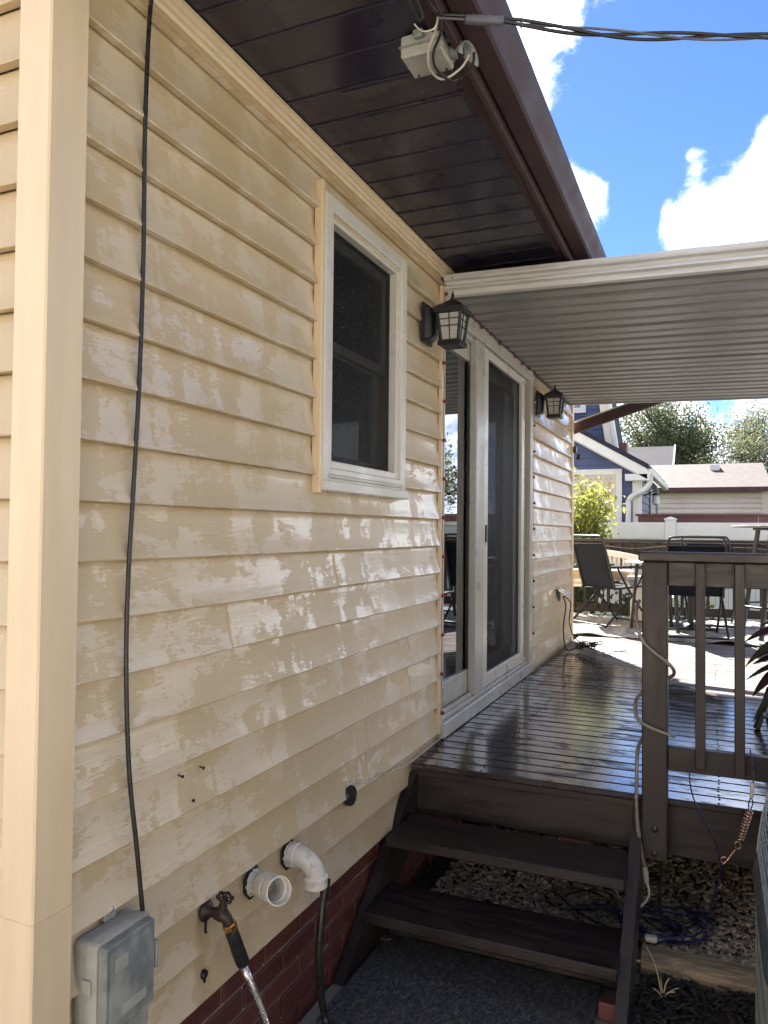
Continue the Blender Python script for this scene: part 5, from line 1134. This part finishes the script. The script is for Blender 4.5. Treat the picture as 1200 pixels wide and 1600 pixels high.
# ================================================================ TREES AND SHRUBS
def leaves(name, mat, pts, size, parent, spread, per, up=.0, flat=1.0):
    n = len(pts) * per; P_ = np.repeat(np.array(pts), per, 0) + RNG.normal(size=(n, 3)) * (spread, spread, spread * flat)
    a = RNG.normal(size=(n, 3)); a /= np.linalg.norm(a, axis=1)[:, None]; b = RNG.normal(size=(n, 3)); b -= a * (a * b).sum(1)[:, None]; b /= np.linalg.norm(b, axis=1)[:, None]
    s = size * RNG.uniform(.6, 1.3, (n, 1)); V = np.stack([P_ - a * s, P_ + b * s * .45, P_ + a * s, P_ - b * s * .45], 1).reshape(-1, 3)
    F = (np.array([0, 1, 2, 3])[None] + 4 * np.arange(n)[:, None]); return npobj(name, V, F, mat, parent)
def tree(name, label, loc, H, W, leafmat_, seed, lsize=.11, per=34, spread=.42, trunk=.22, levels=4, base=.3, group=None, droop=0.0):
    rr = random.Random(seed); T = thing(name, label, 'tree', loc, 0, group, True); segs = []; tips = []
    def grow(p, d, L, r, lv):
        q = p; pts = [p]
        for k in range(4):
            d = (d + Vector((rr.gauss(0, .13), rr.gauss(0, .13), rr.gauss(.02, .08)))).normalized(); q = q + d * L / 4; pts.append(q)
            if lv <= 2: tips.append(q + Vector((rr.gauss(0, .2), rr.gauss(0, .2), rr.gauss(0, .15))))
        segs.append((pts, [r, r * .92, r * .82, r * .72, r * .6]))
        if lv == 0: tips.append(q); return
        nb_ = 3 if lv > 1 else 2 + rr.randint(0, 2); a0 = rr.random() * 6.28
        for j in range(nb_):
            a = a0 + j * 6.28 / nb_ + rr.gauss(0, .3); sp_ = rr.uniform(.45, .95); o = d.orthogonal().normalized(); o2 = d.cross(o)
            nd = (d * math.cos(sp_) + (o * math.cos(a) + o2 * math.sin(a)) * math.sin(sp_) * W + Vector((0, 0, .12 - droop))).normalized(); grow(pts[2 + rr.randint(0, 2)], nd, L * rr.uniform(.62, .8), r * .58, lv - 1)
    grow(Vector((0, 0, -.05)), Vector((0, 0, 1)), H * base, trunk, levels)
    mb = MB()
    for pts, rs in segs: mb.tube(pts, rs, 7 if rs[0] > .05 else 5, caps=False)
    mb.build('trunk', 'bark', T, 60); leaves('crown', leafmat_, [tuple(t_) for t_ in tips], lsize, T, spread, per); return T
tree('leafy_tree', 'dark green leafy tree rising left behind the blue shingle roof', (-3.2, 39, -.03), 11, 1.05, 'leaf_green', 3, .085, 44, .32)
tree('olive_tree', 'pale olive green spreading tree behind the pink garage roof', (4.6, 40, -.03), 12, 1.3, 'leaf_olive', 11, .065, 56, .38)
tree('leafy_tree', 'smaller dark tree between the leafy tree and the olive tree', (-.6, 41, -.03), 7.2, .8, 'leaf_green', 21, .075, 40, .24, .14, 4, .28)
tree('olive_tree', 'tall pale tree in the gap between leafy tree and olive tree', (1.6, 46, -.03), 10, 1.15, 'leaf_olive', 31, .075, 50, .40)
tree('garden_tree', 'shade tree in the yard on the right behind the side fence', (12.5, 15, -.03), 8, 1.1, 'leaf_green', 5, .11, 14, .4, group='yard trees on the right')
tree('garden_tree', 'second shade tree farther along the side fence', (11.5, 33, -.03), 9, 1.1, 'leaf_olive', 8, .11, 14, .4, group='yard trees on the right')
tree('garden_tree', 'third shade tree nearest the front of the side fence', (12.0, 4.5, -.03), 7, 1.1, 'leaf_green', 15, .11, 14, .4, group='yard trees on the right')
ev = thing('cone_tree', 'small pointed brown green conifer top behind the dark roof', 'tree', (-1.1, 37, -.03), 0, None, True)
MB().tube([(0, 0, 0), (0, 0, 5.6)], [.14, .02], 8).build('trunk', 'bark', ev); leaves('crown', 'leaf_evergreen', [(r_ * math.cos(a), r_ * math.sin(a), z) for z in np.arange(1.4, 5.7, .14) for a in RNG.uniform(0, 6.28, 7) for r_ in [max(.03, (5.75 - z) * .36 * RNG.uniform(.5, 1))]], .07, ev, .10, 8)
sh = thing('lime_shrub', 'sunlit yellow green leafy shrub in front of the white fence', 'shrub', (-.55, 10.7, -.03), 0, None, True)
mb = MB(); tips = []
rr = random.Random(4)
for k in range(26):
    a = rr.random() * 6.28; s_ = rr.uniform(.1, .52); hgt = rr.uniform(1.5, 2.5) * (1 - .25 * s_); p = [Vector((0, 0, 0)), Vector((s_ * .4 * math.cos(a), s_ * .4 * math.sin(a), hgt * .5)), Vector((s_ * math.cos(a), s_ * math.sin(a), hgt))]
    q = spline(p, 6); mb.tube(q, [.012 - .0007 * i for i in range(len(q))], 5, caps=False); tips += [tuple(x) for x in q[5:]]
mb.build('stem', 'bark', sh); leaves('foliage', 'leaf_lime', tips, .042, sh, .10, 42)
for i, (x, y, s_, lab) in enumerate(((.35, 9.95, .5, 'low green weeds under the far rail beside the planter'), (-.35, 9.95, .7, 'low green weeds under the far rail behind the bench'), (.98, 10.0, .42, 'small green weed seen between rail post and first baluster'))):
    w_ = thing('weed_clump', lab, 'weed', (x, y, -.03), 0, 'weeds under the far rail', True); leaves('foliage', 'leaf_green', [(rr.gauss(0, .18), rr.gauss(0, .1), rr.uniform(.1, 1.0) * s_ + .3) for _ in range(60)], .045, w_, .05, 8)
    mb = MB()
    for k in range(7): mb.tube([(rr.gauss(0, .05), rr.gauss(0, .05), 0), (rr.gauss(0, .18), rr.gauss(0, .1), s_)], [.006, .002], 5)
    mb.build('stem', 'leaf_green', w_)
